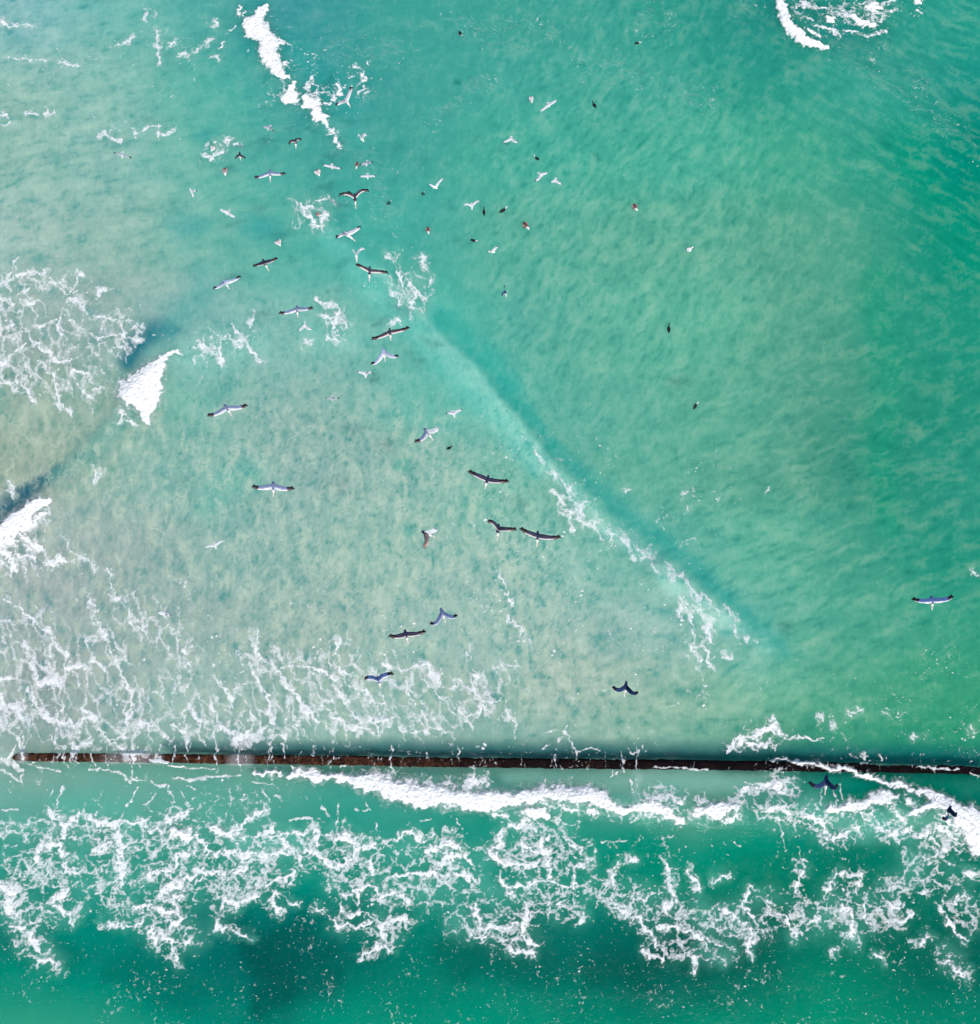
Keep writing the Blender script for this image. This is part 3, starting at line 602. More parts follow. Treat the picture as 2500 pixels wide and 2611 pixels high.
# ---------------------------------------------------------------- the colour of the sea (silt, sand, depth, painted wave light and shade)
CP = """
30 30 128 190 178|300 30 108 184 168|560 30 80 172 158|700 30 45 150 148|1000 30 50 165 145|1400 30 50 165 142|1800 30 38 160 134|2000 30 25 145 125|2100 60 20 140 120|2350 30 40 162 135|2470 30 25 158 132
30 200 135 192 165|300 200 125 190 165|560 200 85 178 160|760 200 45 158 148|950 200 52 162 146|1200 200 60 168 148|1600 200 60 168 145|2000 200 35 160 132|2250 200 52 165 140|2480 220 15 152 128
30 400 135 190 162|300 400 130 190 165|560 400 100 182 162|750 400 62 166 150|1000 400 60 166 148|1300 400 70 174 150|1700 400 74 174 148|2050 400 66 170 138|2280 400 20 156 125|2470 400 0 142 112
30 600 145 192 168|300 600 138 188 160|500 600 118 186 162|640 580 92 176 158|800 600 78 176 160|1050 600 62 172 154|1300 600 80 178 152|1700 600 80 175 146|2100 600 70 170 138|2330 600 25 156 122|2480 600 5 142 110
150 850 145 182 160|330 820 138 180 158|500 850 120 186 168|700 850 122 188 165|900 850 115 188 166|1130 830 78 184 164|1300 850 72 172 150|1500 850 82 178 152|1700 850 90 182 152|2100 850 68 168 136|2330 850 28 154 120|2480 850 22 152 120
150 1010 153 176 158|450 1000 112 188 162|700 1000 130 185 160|950 1000 126 185 160|1120 960 92 186 166|1300 1030 88 186 166|1500 1000 82 176 150|1900 1000 78 174 144|2150 1000 55 160 128|2300 1000 25 150 115|2480 1000 25 150 118
60 1180 160 172 152|200 1130 150 170 150|350 1200 125 184 160|560 1200 118 184 160|700 1180 132 180 158|1000 1200 132 186 160|1250 1200 128 190 162|1350 1250 108 188 160|1450 1130 68 172 150|1600 1200 88 178 150|1850 1200 84 174 146|2050 1200 62 164 132|2250 1200 12 145 110|2400 1150 30 152 120|2480 1250 40 156 126
100 1400 150 180 162|300 1380 146 182 160|600 1400 132 184 160|1000 1400 138 190 162|1350 1420 130 192 165|1500 1400 112 190 165|1700 1400 70 175 152|1900 1400 85 180 150|2150 1400 60 170 138|2300 1400 30 154 120|2480 1400 22 150 118
100 1600 148 180 162|400 1600 142 182 160|800 1600 145 188 162|1200 1600 144 192 166|1600 1600 128 190 165|1800 1600 120 192 170|1950 1580 82 182 155|2150 1600 62 170 138|2330 1600 55 166 130|2480 1650 38 158 120
100 1780 150 180 162|500 1800 145 188 165|1000 1780 148 192 166|1500 1780 142 190 162|1750 1780 130 188 155|1950 1760 100 186 152|2150 1780 72 174 138|2350 1780 55 165 122|2480 1790 48 162 118
100 1870 152 182 164|500 1860 142 186 164|900 1870 140 190 165|1300 1870 132 184 160|1600 1870 128 186 155|1850 1870 100 170 140|2100 1870 45 148 112|2450 1870 45 152 112
60 1990 100 175 155|300 2000 82 172 150|600 2010 80 170 148|900 2030 45 155 135|1400 1985 40 140 122|1700 1990 95 168 148|1850 2010 90 168 145|2100 2020 30 135 112|2300 1990 15 128 100|2480 2030 5 120 95
100 2080 70 165 145|500 2080 72 168 145|900 2090 45 158 132|1400 2100 35 152 122|1900 2130 20 145 110|2300 2160 5 130 98
60 2250 25 148 122|300 2250 30 150 125|600 2250 30 152 125|900 2230 25 148 120|1200 2230 25 145 120|1450 2250 12 142 112|1650 2180 10 140 108|1900 2230 5 136 102|2100 2260 0 118 90|2400 2280 0 120 92
60 2400 8 122 104|300 2380 25 142 118|450 2420 5 122 102|600 2400 8 120 102|750 2400 0 105 92|950 2400 5 125 102|1150 2400 20 138 112|1330 2440 0 98 84|1500 2400 8 122 100|1650 2450 0 100 84|1850 2420 0 88 74|2000 2450 0 118 90|2200 2420 0 122 92|2350 2420 0 112 85|2480 2460 0 98 82
60 2500 40 148 118|150 2480 15 128 105|350 2500 0 115 95|500 2500 0 108 92|680 2460 0 82 74|800 2460 0 95 82|700 2530 0 88 76|950 2500 8 128 102|1100 2520 8 125 98|1250 2490 0 108 88|1450 2500 0 108 86|1600 2510 0 98 78|1750 2480 0 98 78|1900 2500 5 125 95|2100 2510 12 138 102|2300 2490 0 122 88|2470 2500 0 112 86
60 2590 52 158 120|350 2590 42 152 118|600 2580 15 130 105|750 2600 28 145 112|950 2590 28 148 112|1250 2600 28 148 112|1500 2600 22 145 108|1800 2590 20 144 106|2150 2590 15 142 102|2450 2590 10 132 98
"""
cps = np.array([[float(q) for q in c.split()] for ln in CP.strip().splitlines() for c in ln.split('|')])
_m = np.clip((cps[:, 2] - 90) / 40, 0, 1) * (cps[:, 1] > 900)
_m = np.clip((cps[:, 2] - 90) / 40, 0, 1) * np.where(cps[:, 1] > 900, 1.0, 1.25)
cps[:, 2] += 11 * _m; cps[:, 4] += 8 * _m; cps[:, 3] -= 4 * _m
_r = np.clip((90 - cps[:, 2]) / 40, 0, 1) * (cps[:, 1] < 1850)
cps[:, 2] += 22 * _r; cps[:, 3] -= 2 * _r; cps[:, 4] += 5 * _r
_q = (cps[:, 0] > 1250) & (cps[:, 0] < 2260) & (cps[:, 1] > 450) & (cps[:, 1] < 1850)
cps[_q, 2] += 14; cps[_q, 3] -= 3
_l = (cps[:, 1] > 1950) & (cps[:, 1] < 2320)
cps[_l, 2] += 16; cps[_l, 3] += 2; cps[_l, 4] += 9
_l = cps[:, 1] > 2320
cps[_l, 2] += 6; cps[_l, 4] += 6
_c = (cps[:, 0] < 1250) & (cps[:, 1] > 950) & (cps[:, 1] < 1850)
cps[_c, 2] += 1; cps[_c, 3] -= 3
_c = (cps[:, 0] < 260) & (cps[:, 1] > 950) & (cps[:, 1] < 1250)
cps[_c, 2] -= 9; cps[_c, 3] += 10; cps[_c, 4] -= 2
_b = cps[:, 1] > 2570
cps[_b, 2:] += 12
K_ALB = 1.02            # how bright a white surface renders: photograph value = albedo * K_ALB

# soft features, among them painted wave light and shade: strokes 'u,v,w' with a colour and a strength
TINTS = [
 ("445,840,16 405,850,38 360,880,40 325,920,28", (8, 112, 126), 0.95, 1.6), ("960,690,8 1080,800,10 1150,890,11 1250,1010,11 1365,1140,10 1461,1264,11 1550,1358,12 1640,1408,11 1728,1462,10 1760,1508,9 1890,1612,8", (160, 216, 198), 0.55, 2.0), ("1120,830,9 1190,900,12 1290,1010,13 1410,1140,13 1500,1240,14 1590,1325,14 1690,1390,13 1775,1455,13 1920,1590,12", (38, 152, 138), 0.55, 2.4), ("840,600,24 950,730,36 1090,880,40 1240,1040,36 1370,1190,28", (105, 196, 178), 0.55, 1.8), ("1010,700,14 1150,830,18 1300,980,16 1420,1140,14", (52, 164, 146), 0.6, 2.4),  # left trough's shade and the diagonal swell's lit and dark sides, painted in
 ("520,700,30 480,780,30 430,850,26", (88, 165, 155), 0.6, 2.0),
 ("0,1318,30 45,1272,30 95,1236,28 150,1205,22", (20, 98, 116), 0.95, 1.6),  # painted shade of the lower left trough, fading in the next stroke
 ("130,1222,16 185,1185,18 240,1140,18 300,1085,20 330,1050,20", (98, 158, 145), 0.75, 2.2),
 ("1090,860,12 1250,1030,16 1420,1210,16 1600,1370,18 1760,1500,18 1950,1640,16", (128, 200, 180), 0.55, 2.4),  # painted light side of the diagonal swell
 ("1200,900,12 1360,1090,18 1520,1240,22 1700,1400,24 1850,1520,20 2000,1650,20", (52, 160, 144), 0.65, 2.4),  # painted dark side of the same swell
 ("1060,740,20 1180,860,30 1300,980,20", (62, 172, 155), 0.5, 2.4),
 ("640,30,20 640,120,18", (42, 152, 145), 0.6, 2.6), ("740,130,30 800,200,30 880,250,30", (45, 158, 150), 0.6, 2.6),
 ("470,580,34 510,575,20", (70, 158, 150), 0.65, 2.2), ("640,575,26 680,585,24", (60, 158, 150), 0.7, 2.2), ("530,350,18", (58, 158, 150), 0.7, 2.4), ("425,580,10", (100, 170, 155), .5, 2.2),
 ("1020,1190,14 1030,1170,8", (85, 165, 145), 0.7, 2.4), ("1130,1100,10 1125,1090,8", (80, 168, 152), 0.6, 2.4), ("1048,1355,12", (85, 168, 150), 0.6, 2.4), ("855,1360,1", (90, 170, 150), 0, 2),
 ("640,1210,30 560,1240,30 520,1300,20", (105, 178, 158), 0.5, 2.4),
 ("2230,700,30 2260,900,40 2240,1150,34 2260,1350,20", (8, 148, 112), 0.45, 2.4), ("2300,380,40 2420,520,40 2480,700,30", (0, 146, 114), 0.5, 2.2),
 ("1170,207,5 1176,209,4", (30, 125, 110), 0.8, 2.0), ("1288,364,5 1297,365,4", (30, 120, 105), 0.8, 2.0), ("1530,393,4 1543,408,5", (40, 132, 115), 0.75, 2.2), ("1143,418,4", (42, 135, 118), 0.7, 2.2), ("835,745,5", (65, 140, 130), 0.75, 2.2), ("1630,530,1", (0, 0, 0), 0, 2), ("1052,573,5", (45, 140, 125), 0.5, 2.4), ("880,418,10 890,560,14", (50, 155, 145), 0.4, 2.4),
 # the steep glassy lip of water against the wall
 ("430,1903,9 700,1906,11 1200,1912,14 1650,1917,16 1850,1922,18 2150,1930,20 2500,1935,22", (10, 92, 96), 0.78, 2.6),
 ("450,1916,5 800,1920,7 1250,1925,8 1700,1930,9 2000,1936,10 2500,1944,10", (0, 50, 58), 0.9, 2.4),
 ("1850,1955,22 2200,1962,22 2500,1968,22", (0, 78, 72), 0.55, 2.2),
 ("60,1905,16 250,1910,14 400,1912,10", (125, 160, 145), 0.5, 2.2),
 ("640,1960,8 900,1966,10 1200,1968,10", (12, 110, 100), 0.5, 2.4),
 ("60,1958,12 300,1962,12 560,1965,12", (88, 160, 140), 0.5, 2.2),
 # weed and deep water showing dark at the bottom
 ("640,2400,30 690,2440,60 720,2500,55 640,2560,35", (0, 74, 68), 0.77, 2.6), ("780,2440,45 830,2480,40", (0, 84, 76), 0.68, 2.6), ("330,2480,50 440,2520,50", (0, 102, 88), 0.6, 2.2),
 ("1150,2440,30 1280,2450,50 1380,2450,40", (0, 92, 78), 0.63, 2.6), ("1250,2500,30", (0, 98, 82), 0.5, 2.0), ("1560,2480,40 1640,2450,40 1780,2440,60 1880,2430,60", (0, 80, 68), 0.68, 2.6),
 ("1900,2250,40 2060,2270,50 2120,2290,40", (0, 112, 86), 0.5, 2.2), ("2280,2420,40 2400,2430,50 2480,2460,40", (0, 92, 76), 0.59, 2.6), ("60,2390,50 150,2420,40", (0, 106, 90), 0.6, 2.0), ("820,2360,30 960,2330,20", (0, 116, 98), .5, 2.0),
 # milky aerated water
 ("1300,1985,14 1450,1990,18 1560,2000,20 1700,1990,20 1850,2000,22 1950,1990,16", (128, 186, 168), 0.62, 2.0),
 ("1380,2050,26 1560,2050,26 1700,2060,26", (110, 190, 165), 0.5, 2.0), ("1640,1980,10 1640,2040,12", (165, 205, 190), 0.5, 2.0),
 ("2080,2060,30 2200,2110,34 2330,2090,34 2430,2110,30", (120, 195, 172), 0.5, 2.0), ("150,2060,30 300,2080,34", (85, 178, 155), 0.5, 2.0),
 ("600,2170,26 700,2160,26 760,2150,20", (120, 198, 185), 0.5, 2.0), ("300,2130,16 300,2230,20", (110, 195, 182), .45, 2.0), ("1130,2180,26 1180,2210,22", (95, 185, 165), .5, 2.0), ("1400,2280,40 1450,2330,30", (55, 165, 140), .4, 2.0),
 ("1330,2040,30 1100,2040,20", (150, 205, 190), .4, 1.8), ("400,900,20 540,900,40 650,880,30", (132, 198, 180), 0.5, 2.2), ("820,850,30 880,870,30", (132, 196, 178), 0.5, 2.2),
 ("1700,1470,18 1790,1570,24 1850,1600,20", (148, 205, 188), 0.6, 2.0), ("770,250,12 860,330,12 900,350,20", (80, 180, 168), .4, 2.4), ("560,395,14", (110, 190, 172), .5, 2.0), ("800,555,22", (95, 182, 168), .5, 2.0),
 ("2150,60,30 2080,90,20", (40, 150, 138), .5, 2.2), ("700,110,12", (100,185,175), .5, 2.0), ("30,320,10", (170,200,200), .4, 1.8),
]

def sea_colour(X, Y):
    Xc, Yc = np.clip(X, -60, 60), np.clip(Y, -32, 75)
    U, Vv = UV(Xc, Yc)
    wx = fbm(X / 7.0, Y / 7.0, 41, 3); wy = fbm(X / 7.0, Y / 7.0, 47, 3)
    U2, V2 = U + 62 * wx, Vv + 62 * wy
    num = np.zeros(X.shape + (3,)); den = np.zeros(X.shape)
    for (u, v, r, g, b) in cps:
        w = np.exp(-((U2 - u) ** 2 / (2 * 120.0 ** 2) + (V2 - v) ** 2 / (2 * 78.0 ** 2))) + 1e-7 / (1 + ((U2 - u) ** 2 + (V2 - v) ** 2) / 1e4)
        num += w[..., None] * lin((r, g, b)); den += w
    col = num / den[..., None]
    up = (1 - sstep(1850, 1960, Vv))[..., None]
    inv = lambda a, b: np.clip((col - np.array(b)) / np.array(a), 0, 1)
    col = inv((1.12, 0.98, 1.10), (.012, .040, .012)) * up + inv((.90, 1.05, 1.20), (.022, .026, 0.004)) * (1 - up)
    U3, V3 = U + 34 * wx + 6 * perlin(X / 1.2, Y / 1.2, 51), Vv + 7 * wy + 4 * perlin(X / 1.2, Y / 1.2, 53)
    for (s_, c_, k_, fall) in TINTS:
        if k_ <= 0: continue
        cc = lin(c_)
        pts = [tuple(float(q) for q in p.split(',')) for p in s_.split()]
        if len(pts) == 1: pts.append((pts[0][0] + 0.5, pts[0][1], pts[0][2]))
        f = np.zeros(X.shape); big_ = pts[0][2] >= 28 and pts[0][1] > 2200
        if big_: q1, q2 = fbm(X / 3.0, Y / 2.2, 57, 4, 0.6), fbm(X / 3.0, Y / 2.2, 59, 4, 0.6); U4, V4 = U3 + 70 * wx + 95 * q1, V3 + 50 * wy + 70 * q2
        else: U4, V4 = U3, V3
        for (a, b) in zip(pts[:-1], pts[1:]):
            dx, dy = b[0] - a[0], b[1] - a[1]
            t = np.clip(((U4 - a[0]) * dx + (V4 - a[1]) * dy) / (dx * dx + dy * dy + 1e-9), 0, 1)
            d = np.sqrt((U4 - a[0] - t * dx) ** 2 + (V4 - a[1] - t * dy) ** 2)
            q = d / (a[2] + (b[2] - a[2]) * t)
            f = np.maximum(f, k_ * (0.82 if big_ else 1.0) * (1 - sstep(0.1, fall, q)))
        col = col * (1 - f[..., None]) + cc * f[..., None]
    silt = 0.30 + 0.34 * sstep(0.03, 0.34, col[..., 0])
    silt = silt * np.where(Vv > 1930, 0.6, 1.0) * (1 - 0.6 * sstep(1860, 1900, Vv))
    silt = silt * np.where(Vv > 2330, 0.5, 1.0)
    caustic = sstep(930, 1120, Vv) * sstep(1890, 1780, Vv) * sstep(150, 0, U - (900 + 0.62 * (Vv - 900)) * 1.0 - 60) * 0.55
    ii = np.clip(((X - GX0) / GD).astype(int), 0, NX - 1); jj = np.clip(((Y - GY0) / GD).astype(int), 0, NY - 1)
    inside = (X > GX0) & (X < GX1) & (Y > GY0) & (Y < GY1)
    fleck = np.maximum(D_speck[jj, ii], np.maximum(D_lace[jj, ii], D_flow[jj, ii]) * 1.6).clip(0, 1) * inside * 0.85
    dl_ = np.where(inside, D_lace[jj, ii], 0)[..., None]; df_ = np.where(inside, D_flow[jj, ii], 0)[..., None]
    hz = (0.55 + 0.6 * wx + 0.5 * perlin(X / 2.2, Y / 2.2, 71))[..., None].clip(0, 1)
    col = col + (lin((105, 190, 168)) - col) * (dl_ * 1.05 * hz).clip(0, .8) * (Vv > 1940)[..., None]
    col = col + (lin((172, 204, 190)) - col) * (df_ * 0.55 * hz) * (Vv < 1920)[..., None]
    # sand and silt drawn out by the water, in a different direction in each part
    def drawn(ang, la_, lb_, sd, ridged=0.5):
        c_, s_ = math.cos(math.radians(ang)), math.sin(math.radians(ang))
        a = X * c_ + Y * s_ + 0.9 * wx; b = -X * s_ + Y * c_ + 1.1 * wy
        n = fbm(a / la_, b / lb_, sd, 4, 0.6)
        m = fbm(a / (la_ * 0.4), b / (lb_ * 0.45), sd + 5, 3, 0.6)
        return 1.5 * n + 1.1 * m + ridged * (0.5 - np.abs(m) * 3.0)
    wA = np.exp(-((U - 2150) / 420) ** 2 - ((Vv - 1180) / 380) ** 2)
    wB = np.exp(-((U - 1700) / 500) ** 2 - ((Vv - 620) / 420) ** 2)
    wC = np.exp(-((U - 100) / 260) ** 2 - ((Vv - 1150) / 200) ** 2)
    wD = np.exp(-((U - 850) / 480) ** 2 - ((Vv - 1250) / 330) ** 2)
    wE = np.exp(-((U - 200) / 500) ** 2 - ((Vv - 200) / 350) ** 2)
    wF = np.exp(-((U - 2350) / 300) ** 2 - ((Vv - 350) / 350) ** 2)
    wG = np.exp(-((U - 120) / 300) ** 2 - ((Vv - 1560) / 230) ** 2)
    wS = wA + wB + wC + wD + wE + wF + wG + 0.05
    drift = (wA * drawn(20, 3.6, 1.1, 81) + wB * drawn(60, 2.6, 1.1, 82) + wC * drawn(-72, 2.6, 0.7, 83) + wD * drawn(-60, 1.9, 0.75, 84, 1.0) + wE * drawn(12, 3.4, 1.3, 85) + wF * drawn(-32, 4.2, 0.9, 86) + wG * drawn(-60, 3.4, 0.8, 87) + 0.05 * drawn(0, 3, 1.5, 88)) / wS
    drift = drift * np.where(Vv > 1900, 0.35, 1.0) * np.where(U > 1250, 2.2, 1.15)
    global _extra; _extra = (caustic, fleck, drift)
    return np.clip(col / K_ALB, 0.0, 0.8), silt

# ---------------------------------------------------------------- the water
xs = np.concatenate([-np.geomspace(4000, 62, 12), np.arange(-58, 58.01, 0.2), np.geomspace(62, 4000, 12)])
ys = np.concatenate([-np.geomspace(4000, 36, 12), np.arange(-32, 74.01, 0.2), np.geomspace(78, 4000, 12)])
WXX, WYY = np.meshgrid(xs, ys)
hw = sea_height(WXX, WYY)
far = sstep(0.0, 1.0, np.maximum((np.abs(WXX) - 56) / 4, np.maximum(WYY - 72, -30 - WYY) / 4))
hw = hw * (1 - far)
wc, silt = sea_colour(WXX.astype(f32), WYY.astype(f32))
# away from the surveyed patch the sea settles to its mean colour
fade = np.clip(np.maximum((np.abs(WXX) - 51) / 6.5, np.maximum((WYY - 67) / 6.5, (-26 - WYY) / 5.5)), 0, 1)
fade = (fade * fade * (3 - 2 * fade))[..., None]
north = sstep(-14, 2, WYY)[..., None]
mean = lin((28, 142, 112)) * (1 - north) + (lin((85, 172, 146)) * sstep(45, -45, WXX)[..., None] + lin((38, 152, 124)) * (1 - sstep(45, -45, WXX)[..., None])) * north
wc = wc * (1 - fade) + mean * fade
silt = silt * (1 - fade[..., 0]) + 0.3 * fade[..., 0]
_extra = tuple(e * (1 - fade[..., 0]) for e in _extra)
nxw, nyw = len(xs), len(ys)
idx = np.arange(nxw * nyw).reshape(nyw, nxw)
wf = np.stack([idx[:-1, :-1], idx[:-1, 1:], idx[1:, 1:], idx[1:, :-1]], -1).reshape(-1, 4)
sea = mesh_object('sea_water', np.stack([WXX, WYY, hw], -1).reshape(-1, 3), wf, M_water, cols=wc.reshape(-1, 3), attrs={'silt': silt, 'caustic': _extra[0], 'fleck': _extra[1], 'drift': _extra[2]})
tag(sea, kind='structure')

# ---------------------------------------------------------------- the foam
U_, V_ = UV(XX, YY)
hf = sea_height(XX, YY)
wyv = wall_y(XX)
onwall = sstep(0.66, 0.34, np.abs(YY - wyv)) * sstep(20, 60, U_)
film = np.maximum(sstep(225, 300, U_) * sstep(440, 400, U_), np.maximum(sstep(560, 600, U_) * sstep(670, 630, U_), sstep(95, 60, U_))) * onwall
thk = np.clip(foamV, 0, 1) * (0.06 + 0.16 * np.clip(D_solid, 0, 1)) * (0.9 + 0.3 * n5) + 0.04 * np.clip(D_solid, 0, 1) * n1
zf = np.maximum(hf, -0.34 + 0.60 * onwall) + 0.035 + np.clip(thk, 0, 0.7)
Vf = np.maximum(foamV, film * (0.5 + 0.35 * n1) - 0.1); Af = np.where((film > 0.05) & (foamV < 0.06), film * 0.20, foamA)
REG = np.full(XX.shape, 8, np.int8)
REG[(V_ > 1380) & (V_ < 1905) & (U_ < 1400)] = 7
REG[(V_ > 600) & (V_ < 1110) & (U_ < 420)] = 6
REG[V_ >= 1905] = 5
REG[(D_solid > 0.02) & (V_ > 1925) & (U_ > 600)] = 4
REG[(V_ > 1255) & (V_ < 1420) & (U_ < 190) & (D_solid > 0.0)] = 3
REG[(V_ > 880) & (V_ < 1110) & (U_ > 230) & (U_ < 490) & (D_solid > 0.0)] = 2
REG[(V_ < 160) & (U_ > 1940)] = 1
REG[(V_ < 410) & (U_ > 560) & (U_ < 960)] = 0
NAMES = [('breaking_wave', 'white broken wave trailing down from the top edge left of centre', 'breaking wave'),
         ('breaking_wave', 'curved white wave front and foam in the top right corner', 'breaking wave'),
         ('breaking_wave', 'solid white triangular burst of surf beside the dark blue trough at left', 'breaking wave'),
         ('breaking_wave', 'white surf at the left edge between sandy water and foam', 'breaking wave'),
         ('breaking_wave', 'long white breaking crest running just below the sea wall', 'breaking wave'),
         ('sea_foam', 'torn white foam spread over the deep green water below the wall', 'sea foam'),
         ('sea_foam', 'net of white foam strands over sandy water at the left edge', 'sea foam'),
         ('sea_foam', 'pale foam streaks running down to the wall over sandy shallows', 'sea foam'),
         ('sea_foam', 'thin scattered foam lines and flecks on the open turquoise water', 'sea foam')]
use = Vf > -0.14
qa = use[:-1, :-1] | use[:-1, 1:] | use[1:, 1:] | use[1:, :-1]
fidx = np.arange(NX * NY).reshape(NY, NX)
qf = np.stack([fidx[:-1, :-1], fidx[:-1, 1:], fidx[1:, 1:], fidx[1:, :-1]], -1)
FV = np.stack([XX, YY, zf], -1).reshape(-1, 3)
for k, (nm, lab, cat) in enumerate(NAMES):
    m = qa & (REG[:-1, :-1] == k)
    q = qf[m]
    if len(q) == 0: continue
    uq, inv = np.unique(q.ravel(), return_inverse=True)
    o = mesh_object(nm, FV[uq], inv.reshape(-1, 4), M_foam, attrs={'foam': Vf.ravel()[uq], 'cover': Af.ravel()[uq]})
    tag(o, lab, cat, kind='stuff')
    print(nm, k, len(q))

# ---------------------------------------------------------------- the wall
def build_wall():
    n = 1500
    us = np.linspace(-900, 3400, n)
    x0, _ = P(-900, 1919); x1, _ = P(3400, 1976)
    X = np.linspace(x0, x1, n); Y = wall_y(X)
    Ucol = UV(X, Y)[0]
    half = np.interp(Ucol, [-900, 30, 640, 1240, 1840, 2500], [0.30, 0.31, 0.35, 0.37, 0.37, 0.35])
    prof = [(-1.0, -1.5), (-1.0, -0.5), (-1.0, -0.12), (-0.96, 0.0), (-0.85, 0.075), (-0.6, 0.10), (-0.3, 0.115), (0, 0.12), (0.3, 0.115), (0.6, 0.10), (0.85, 0.075), (0.96, 0.0), (1.0, -0.12), (1.0, -0.5), (1.0, -1.5)]
    m = len(prof)
    V = np.zeros((n, m, 3), f32)
    drop = 0.5 * sstep(52, 15, Ucol) + 0.16 * sstep(2080, 2300, Ucol) + 0.05 * fbm(X / 3.0, Y, 69, 2) * sstep(1300, 1700, Ucol)
    for j, (a, z) in enumerate(prof):
        r = fbm(X / 0.8, np.full(n, j * 0.45), 61, 3); r2 = perlin(X / 0.15, np.full(n, j * 0.7), 67)
        V[:, j, 0] = X
        V[:, j, 1] = Y + 0.05 * fbm(X / 5.0, Y, 73, 2) + a * half * (1 + 0.22 * r + 0.13 * r2)
        V[:, j, 2] = z + (0.06 * r + 0.025 * r2) * (z > -0.4) - drop
    i = np.arange(n * m).reshape(n, m)
    F = np.stack([i[:-1, :-1], i[1:, :-1], i[1:, 1:], i[:-1, 1:]], -1).reshape(-1, 4)
    wear = np.interp(Ucol, [0, 300, 640, 900, 1240, 1400, 1500, 1800, 2100, 2500], [0.0, 0.10, .25, .30, .80, .95, .88, .97, 1.0, 1.0])
    wear = wear + 0.18 * fbm(X / 2.0, Y, 63, 2)
    W = np.repeat(wear[:, None], m, 1)
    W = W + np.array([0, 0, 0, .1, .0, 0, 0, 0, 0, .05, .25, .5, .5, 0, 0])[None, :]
    o = mesh_object('sea_wall', V.reshape(-1, 3), F, M_wall, attrs={'wear': np.clip(W, 0, 1)})
    tag(o, 'long low brown wall grown with algae, awash across the lower part of the water', 'wall')
build_wall()

# ---------------------------------------------------------------- birds
def V3(p, z): return Vector((p[0], p[1], z))

def tube(stations, axis_fn, n=12):
    """stations: (t, half width, half height, lift); axis_fn(t) -> centre, side, up"""
    vs, fs = [], []
    for (t, rw, rh, lift) in stations:
        c, sd, up = axis_fn(t)
        for k in range(n):
            a = 2 * math.pi * k / n
            vs.append(c + sd * (math.cos(a) * rw) + up * (math.sin(a) * rh + lift))
    m = len(stations)
    for i in range(m - 1):
        for k in range(n):
            k2 = (k + 1) % n
            fs.append((i * n + k, i * n + k2, (i + 1) * n + k2, (i + 1) * n + k))
    fs.append(tuple(range(n))[::-1]); fs.append(tuple((m - 1) * n + k for k in range(n)))
    return vs, fs

